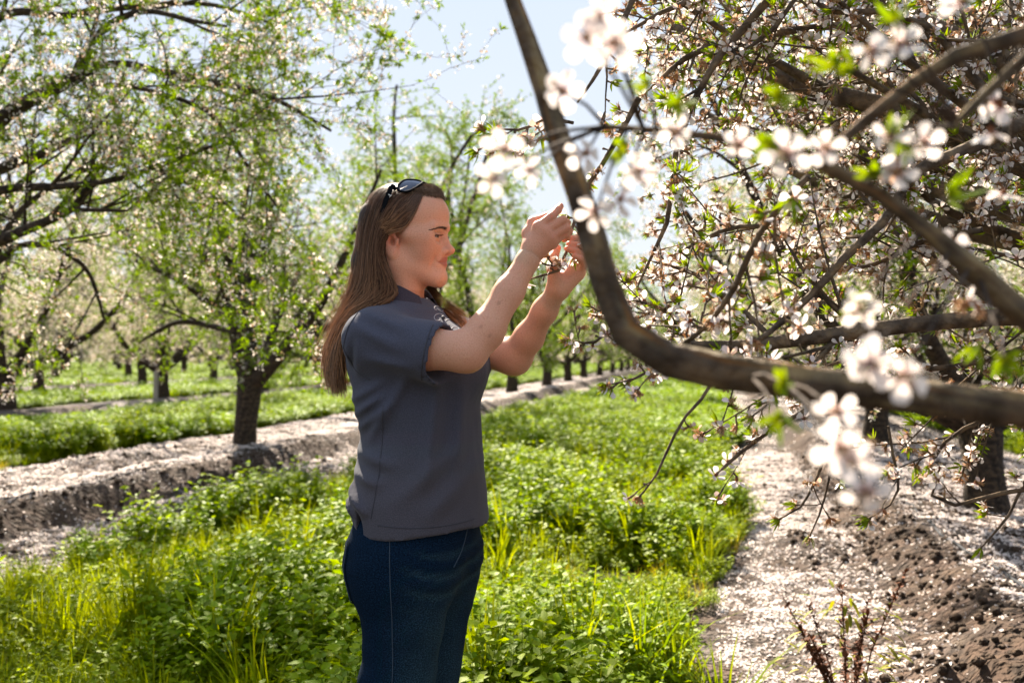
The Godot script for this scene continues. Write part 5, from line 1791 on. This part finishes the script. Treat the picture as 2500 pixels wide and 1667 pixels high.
func finish_tree(t: Growth, root: Node3D, leafy: float, scale := 1.0, keep := 1.0) -> void:
	part("trunk", t.trunk.mesh(), M.bark, root)
	for l in t.limbs:
		part("limb", l.mesh(), M.bark, root)
	if t.twigs.v.size():
		part("twigs", t.twigs.mesh(), M.bark, root, "stuff")
	var leaves: Array[Transform3D] = []
	var flowers: Array[Transform3D] = []
	for i in t.spur_at.size():
		if t.rng.randf() > keep:
			continue
		var d := t.spur_dir[i]
		var b := Basis(Quaternion(Vector3.UP, d)) if d.y > -0.99 else Basis()
		b = b * Basis(Vector3.UP, t.rng.randf() * TAU)
		var x := Transform3D(b.scaled(Vector3.ONE * scale * t.rng.randf_range(0.65, 1.25)), t.spur_at[i])
		var mixed := 0.5 + 0.5 * noise.get_noise_3dv(t.spur_at[i] * 1.1 + t.base)
		if t.rng.randf() < leafy + (mixed - 0.5) * 0.7:
			leaves.append(x)
		else:
			flowers.append(x)
	if not sprays:
		sprays = {"leaf": spray_mesh(61, 0, 10, 0.062), "flower": spray_mesh(62, 9, 2, 0.062)}
	if leaves:
		many("leaves", sprays.leaf, M.leaf, leaves, root)
	if flowers:
		many("blossoms", sprays.flower, M.petal, flowers, root)


func orchard_tree(seed_: int, leafy: float, sparse: bool) -> Node3D:
	var t := Growth.new()
	t.rng.seed = seed_
	t.noise = noise
	if sparse:
		t.children = [0, 7, 6, 2]
		t.spur_gap = 0.09
		t.lengths = [0.0, 2.3, 1.4, 0.95, 0.55]
	else:
		t.children = [0, 7, 6, 4] if leafy > 0.6 and leafy < 0.8 else [0, 8, 6, 5]
		t.spur_gap = 0.055 if leafy < 0.4 or leafy > 0.8 else 0.072
	t.crown_min = 0.5
	t.droop = -0.085
	var lean := Vector3(t.rng.randf_range(-0.08, 0.08), 1, t.rng.randf_range(-0.08, 0.08))
	var fork := lean * t.rng.randf_range(0.62, 0.82)
	t.trunk.col = t.wood
	t.trunk.tube(PackedVector3Array([Vector3(0, -0.15, 0), lean * 0.15, fork * 0.6, fork, fork + lean * 0.1]), PackedFloat32Array([0.21, 0.165, 0.145, 0.17, 0.08]), 12, true, 0.08, noise)
	var n := 4 + t.rng.randi() % 2
	for k in n:
		var a := TAU * k / n + t.rng.randf_range(-0.35, 0.35)
		var up := t.rng.randf_range(0.25, 1.05)
		var d := Vector3(cos(a), up, sin(a)).normalized()
		var g := Geo.new()
		t.grow(fork - d * 0.05, d, t.rng.randf_range(3.7, 4.8), t.rng.randf_range(0.075, 0.105), 1, g)
		if g.v.size():
			t.limbs.append(g)
	# a leader through the middle fills the top
	var lead := Geo.new()
	t.grow(fork, Vector3(t.rng.randf_range(-0.25, 0.25), 1, t.rng.randf_range(-0.25, 0.25)).normalized(), 4.9, 0.08, 1, lead)
	t.limbs.append(lead)
	var root := Node3D.new()
	finish_tree(t, root, leafy, 1.9 if sparse else 1.0)
	return root


func guided_tree(called: String, label: String, base: Vector3, groups: Array, trunk_first: bool, seed_: int, leafy: float, fewer: float, extra: Array, gap := 0.055) -> void:
	var root := thing(called, label, "tree", "almond trees of the orchard", Transform3D(Basis(), base))
	var t := Growth.new()
	t.rng.seed = seed_
	t.noise = noise
	t.base = base
	t.spur_gap = gap
	t.children = [0, 8, 5, 4]
	t.droop = -0.01
	t.crown_min = 0.75
	if trunk_first:
		t.children[1] = 0
		t.guided(groups[0], 14, t.trunk, 1)
		t.children[1] = 8
	else:
		t.trunk.col = t.wood
		t.trunk.tube(PackedVector3Array([Vector3(0, -0.15, 0), Vector3(0, 0.2, 0), Vector3(0.02, 0.6, 0), Vector3(0.04, 0.95, 0.0), Vector3(0.05, 1.15, 0.0)]), PackedFloat32Array([0.23, 0.18, 0.16, 0.18, 0.08]), 14, true, 0.07, noise)
	for k in range(1 if trunk_first else 0, groups.size()):
		var g := Geo.new()
		t.guided(groups[k], 10, g, 1, fewer)
		t.limbs.append(g)
	for e in extra:
		var g := Geo.new()
		t.grow(e[0], (e[1] as Vector3).normalized(), e[2], e[3], 1, g)
		if g.v.size():
			t.limbs.append(g)
	finish_tree(t, root, leafy)


func make_orchard() -> void:
	guided_tree("almond_tree", "nearest tree on the left, its dark arching limbs reaching in from the left edge", Vector3(-5.7, height(-5.7, -5.8), -5.8), NEAR_LEFT, false, 101, 0.52, 0.8,
		[[Vector3(0, 1.0, 0), Vector3(-0.8, 1.0, -0.6), 3.0, 0.08], [Vector3(0, 1.0, 0), Vector3(0.5, 1.6, -0.1), 3.6, 0.07]], 0.10)
	guided_tree("almond_tree", "dark forked almond tree standing on the petal-covered ridge left of the woman", Vector3(-5.7, height(-5.7, -11.3), -11.3), FORKED, true, 102, 0.75, 1.0,
		[[Vector3(0.1, 0.95, 0.0), Vector3(-0.3, 1.5, -0.6), 3.7, 0.09], [Vector3(0.05, 1.1, 0), Vector3(0.1, 1.8, 0.5), 3.4, 0.08]], 0.125)
	var kinds := [orchard_tree(201, 0.84, false), orchard_tree(202, 0.72, false), orchard_tree(203, 0.25, false)]
	var thin := [orchard_tree(204, 0.6, true), orchard_tree(205, 0.3, true)]
	var rng := RandomNumberGenerator.new()
	rng.seed = 77
	for i in ROWS.size():
		var x: float = ROWS[i]
		var order := 0
		for k in range(0, 22):
			var z := -7.65 - ROW_STEP * k if x > 0.0 else -11.3 - ROW_STEP * k
			if i == 1 and k == 0 or not seen(x, z, 4.2):
				continue
			var far := Vector2(x, z).length()
			if far > 88.0:
				continue
			var white := x > 0.0 or x < -12.0
			var proto: Node3D
			if far < 34.0:
				proto = kinds[2 if white and rng.randf() < 0.85 else rng.randi() % 2]
			else:
				proto = thin[1 if white else 0]
			if i == 1 and k < 5:
				proto = kinds[0]
			var o: Node3D = proto.duplicate()
			o.name = numbered("almond_tree")
			var px := x + rng.randf_range(-0.12, 0.12)
			o.position = Vector3(px, height(px, z) - 0.02, z)
			o.rotation.y = rng.randf() * TAU
			o.scale = Vector3.ONE * (rng.randf_range(0.88, 1.08) if i != 1 or k > 4 else rng.randf_range(1.04, 1.12))
			add_child(o, true)
			order += 1
			var label := "small distant almond tree far down the orchard rows"
			if i == 0 and k == 0:
				label = "white blossoming tree, its trunk on the petal-covered ridge at the right edge"
				o.rotation.y = 2.0
			elif i == 0 and k == 1:
				label = "blossoming almond tree next behind the one whose trunk stands at the right edge"
			elif i == 1 and k == 1:
				label = "leafy green almond tree in the row straight behind the woman's back"
			elif i == 1 and k == 2:
				label = "leafy green almond tree rising behind the woman's face"
			elif i == 1 and k == 3:
				label = "almond tree whose trunk shows below the woman's far elbow"
			elif i == 1 and k == 4:
				label = "almond tree with a dark trunk just right of the woman's far elbow"
			elif far < 62.0:
				var nth: String = ["nearest", "second nearest", "third nearest", "fourth nearest", "fifth nearest", "sixth nearest", "seventh nearest", "eighth nearest", "ninth nearest", "tenth nearest", "eleventh nearest", "twelfth nearest"][mini(order, 12) - 1]
				var row: String = ["row at the right edge", "row behind the woman", "second row on the left", "third row on the left", "fourth row on the left", "fifth row on the left", "sixth row on the left", "seventh row on the left", "second row on the right", "third row on the right"][i] if i < 10 else "far row"
				label = "%s almond tree, %s of those seen in the %s" % ["white blossoming" if white else "leafy green", nth, row]
			elif x > 0.0:
				label = "distant blossoming almond tree in the rows on the right"
			tag(o, label, "tree", "almond trees of the orchard")
	for p in kinds + thin:
		p.free()
	# rows too far off to tell one crown from the next
	rng.seed = 78
	var far_crown := Geo.new()
	for k in 260:
		var d := Vector3(rng.randf_range(-1, 1), rng.randf_range(-1, 1), rng.randf_range(-1, 1))
		var p := Vector3(d.x * 3.0, 2.7 + d.y * 2.1, d.z * 3.0)
		far_crown.col = Color(0.62, 0.54, 0.48) if rng.randf() < 0.5 else (Color(0.20, 0.27, 0.02) if rng.randf() < 0.6 else Color(0.09, 0.065, 0.05))
		var a := Vector3(rng.randf_range(-1, 1), rng.randf_range(-1, 1), rng.randf_range(-1, 1)).normalized()
		far_crown.blade(p, a, a.cross(Vector3(0.2, 1, 0.1)).normalized(), 0.55, 0.32, 0.1, 0.2, 2)
	far_crown.col = Color(0.07, 0.05, 0.04)
	far_crown.tube(PackedVector3Array([Vector3(0, -0.1, 0), Vector3(0, 1.2, 0), Vector3(0, 3.0, 0)]), PackedFloat32Array([0.17, 0.14, 0.05]), 6)
	var far_where: Array[Transform3D] = []
	for i in range(-16, 14):
		for k in range(0, 50):
			var p := Vector3(1.95 + 7.65 * i, 0, -7.65 - ROW_STEP * k)
			var away := Vector2(p.x, p.z).length()
			if away > 88.0 and away < 270.0 and seen(p.x, p.z, 3.0):
				far_where.append(Transform3D(Basis(Vector3.UP, rng.randf() * TAU).scaled(Vector3.ONE * rng.randf_range(0.9, 1.15)), p))
	tag(many("far_orchard", far_crown.mesh(), M.petal, far_where, self), "hazy mass of far orchard rows along the horizon", "orchard", "", "stuff")


func make_near_tree() -> void:
	var base := Vector3(1.95, height(1.95, -2.15), -2.15)
	var root := thing("almond_tree", "nearest blossoming almond tree on the right, its limbs sweeping across before the woman", "tree", "almond trees of the orchard", Transform3D(Basis(), base))
	var t := Growth.new()
	t.rng.seed = 301
	t.noise = noise
	t.base = base
	t.wood = Color(0.150, 0.104, 0.068)
	t.knobs = true
	t.tip = 0.0013
	t.spur_gap = 0.034
	t.crown_min = 1.0 - base.y
	t.lengths = [0.0, 1.8, 0.75, 0.42, 0.24]
	t.edge = Plane(Vector3(1, 0, -0.135).normalized(), Vector3(0.05, 0, 0))
	t.trunk.col = t.wood
	t.trunk.tube(PackedVector3Array([Vector3(0, -0.15, 0), Vector3(0, 0.2, 0), Vector3(-0.02, 0.6, 0), Vector3(-0.04, 0.9, 0.0), Vector3(-0.04, 1.1, 0.0)]), PackedFloat32Array([0.23, 0.17, 0.15, 0.17, 0.08]), 14, true, 0.07, noise)
	var fork := Vector4(1.93, base.y + 0.92, -2.15, 0.06)
	# the limbs close to the lens bear only the blossoms placed on them
	t.children = [0, 0, 0, 0]
	for k in FRONT_LIMBS.size():
		var g := Geo.new()
		g.lichen = true
		var pts: Array = FRONT_LIMBS[k].duplicate()
		for j in range(1, pts.size()):      # knots and slight kinks
			pts[j] += Vector4(t.rng.randf_range(-1, 1), t.rng.randf_range(-1, 1), t.rng.randf_range(-1, 1), 0.0) * pts[j].w * 0.16
			pts[j].w *= t.rng.randf_range(0.94, 1.09)
		pts.push_front(fork)
		t.guided(pts, 18, g, 1)
		t.limbs.append(g)
	t.children = [0, 6, 6, 5]
	t.wood = Color(0.200, 0.145, 0.098)
	for m in MID_LIMBS:
		var g := Geo.new()
		var pts: Array = m.duplicate()
		pts.push_front(fork)
		t.guided(pts, 14, g, 2, 1.5)
		t.limbs.append(g)
	var crown_edge := t.edge
	var crown_floor := t.crown_min
	for k in MID_LIMBS_B.size():
		var m: Array = MID_LIMBS_B[k]
		var g := Geo.new()
		var low: bool = k >= 10 and k <= 16
		var sprig: bool = k in [4, 5, 17, 18]
		t.edge = Plane(Vector3.ZERO, 0.0) if low or sprig else crown_edge
		t.crown_min = 0.4 if low else crown_floor
		t.lengths[4] = 0.07 if low or sprig else 0.24
		t.children[3] = 0 if k in [4, 5] else 5
		t.spur_gap = 0.15 if low else (0.022 if sprig else 0.034)
		t.guided(m, 8, g, 3, (0.25 if low else 0.5) if low or sprig else 1.3)
		t.limbs.append(g)
	t.edge = crown_edge
	# the rest of the crown, growing forward and up from the fork
	t.children = [0, 8, 5, 3]
	t.lengths = [0.0, 1.8, 0.95, 0.5, 0.28]
	t.spur_gap = 0.042
	t.crown_min = 1.15 - base.y
	t.rise = 0.015
	for e in [[Vector3(-1.7, 0.5, -1.05), 2.3], [Vector3(-1.9, 1.1, -1.45), 2.9], [Vector3(-1.4, 0.2, -2.05), 2.8], [Vector3(-1.3, 1.2, -2.3), 3.2], [Vector3(-1.75, 1.3, -0.65), 2.5], [Vector3(-0.9, 0.7, -2.8), 3.3], [Vector3(-0.9, 1.5, -2.9), 3.6], [Vector3(-0.3, 0.4, -2.2), 2.8], [Vector3(-1.5, 0.75, -2.0), 3.0], [Vector3(-1.5, 1.7, -1.6), 3.0]]:
		var g := Geo.new()
		t.grow(Vector3(-0.04, 0.92, 0), (e[0] as Vector3).normalized(), e[1], 0.06, 1, g)
		if g.v.size():
			t.limbs.append(g)
	part("trunk", t.trunk.mesh(), M.bark, root)
	for l in t.limbs:
		part("limb", l.mesh(), M.bark, root)
	# what the spurs bear
	var flowers := [flower_mesh(71, 0.35), flower_mesh(72, 0.6), flower_mesh(73, 0.05), flower_mesh(74, -0.35)]
	var spents := [spent_mesh(75, 0), spent_mesh(76, 1), spent_mesh(77, 0), spent_mesh(78, 2)]
	var tufts := [leaf_tuft_mesh(79, 7), leaf_tuft_mesh(80, 9), leaf_tuft_mesh(81, 5)]
	var all := []
	for i in t.spur_at.size():
		var p := t.spur_at[i] + base
		var d := t.spur_dir[i]
		var far := p.distance_to(Vector3(0, 1.3, 0))
		var q := t.rng.randf()
		var high := smoothstep(1.2, 1.9, p.y)
		if q < 0.42:
			all.append([far, 2, i, d])
		if t.rng.randf() < 0.52:
			all.append([far, 1, i, (d + Vector3(t.rng.randf_range(-1, 1), t.rng.randf_range(-1, 0.4), t.rng.randf_range(-1, 1)) * 0.6).normalized()])
		if t.rng.randf() < 0.62 - 0.14 * high:
			all.append([far, 0, i, (d + Vector3(t.rng.randf_range(-1, 1), t.rng.randf_range(-1.4, 0.3), t.rng.randf_range(-1, 1)) * 0.9).normalized()])
	# blossoms and young leaves on the limbs before the lens, each on a short spur
	var starts := PackedVector3Array()
	for k in FRONT_LIMBS.size():
		for j in FRONT_LIMBS[k].size() - 1:
			for s in 8:
				var a: Vector4 = FRONT_LIMBS[k][j].lerp(FRONT_LIMBS[k][j + 1], s / 8.0)
				starts.append(Vector3(a.x, a.y, a.z))
	var front := []
	for p: Vector3 in FRONT_BLOSSOMS:
		front.append([p, 0])
	for p: Vector3 in FRONT_LEAVES:
		front.append([p, 2])
	var meshes := [flowers, spents, tufts]
	var called := ["blossom", "spent_blossom", "leaf_tuft"]
	for f in front:
		var p: Vector3 = f[0]
		var best := starts[0]
		for s in starts:
			if s.distance_squared_to(p) < best.distance_squared_to(p):
				best = s
		t.twigs.col = Color(0.085, 0.058, 0.040)
		t.twigs.tube(PackedVector3Array([best - base, best.lerp(p, 0.5) - base + Vector3(0, 0.004, 0), p - base]), PackedFloat32Array([0.0020, 0.0015, 0.0010]), 5)
		var d: Vector3 = ((p - best).normalized() + Vector3(-0.25, -0.3, 0.5)).normalized()
		for n in 2 if f[1] == 0 and t.rng.randf() < 0.35 else 1:
			var dd := d if n == 0 else (d + Vector3(t.rng.randf_range(-1, 1), t.rng.randf_range(-1, 1), t.rng.randf_range(-0.3, 0.6))).normalized()
			var which: int = f[1] if n == 0 else [1, 2, 0][t.rng.randi() % 3]
			var o := part(called[which], meshes[which][t.rng.randi() % meshes[which].size()], [M.petal, M.spent_petal, M.leaf][which], root)
			o.transform = Transform3D(Basis(Quaternion(Vector3.UP, dd)) * Basis(Vector3.UP, t.rng.randf() * TAU).scaled(Vector3.ONE * t.rng.randf_range(0.70, 0.90)), p - base)
	part("twigs", t.twigs.mesh(), M.bark, root, "stuff")
	all.sort_custom(func(a, b): return a[0] < b[0])
	var count := [0, 0, 0]
	var rest := {}
	for a in all:
		var which: int = a[1]
		var i: int = a[2]
		var d: Vector3 = a[3]
		var pick: int = t.rng.randi() % meshes[which].size()
		var b := (Basis(Quaternion(Vector3.UP, d)) if d.y > -0.98 else Basis(Vector3.RIGHT, PI)) * Basis(Vector3.UP, t.rng.randf() * TAU)
		var x := Transform3D(b.scaled(Vector3.ONE * t.rng.randf_range(0.75, 1.15)), t.spur_at[i])
		var w := t.spur_at[i] + base
		if count[which] < [240, 150, 150][which] and seen(w.x, w.z, 0.0):
			count[which] += 1
			var o := part(called[which], meshes[which][pick], [M.petal, M.spent_petal, M.leaf][which], root)
			o.transform = x
		else:
			var key := Vector2i(which, pick)
			if not rest.has(key):
				var l: Array[Transform3D] = []
				rest[key] = l
			rest[key].append(x)
	for key in rest:
		many(["blossoms", "spent_blossoms", "leaves"][key.x], meshes[key.x][key.y], [M.petal, M.spent_petal, M.leaf][key.x], rest[key], root)
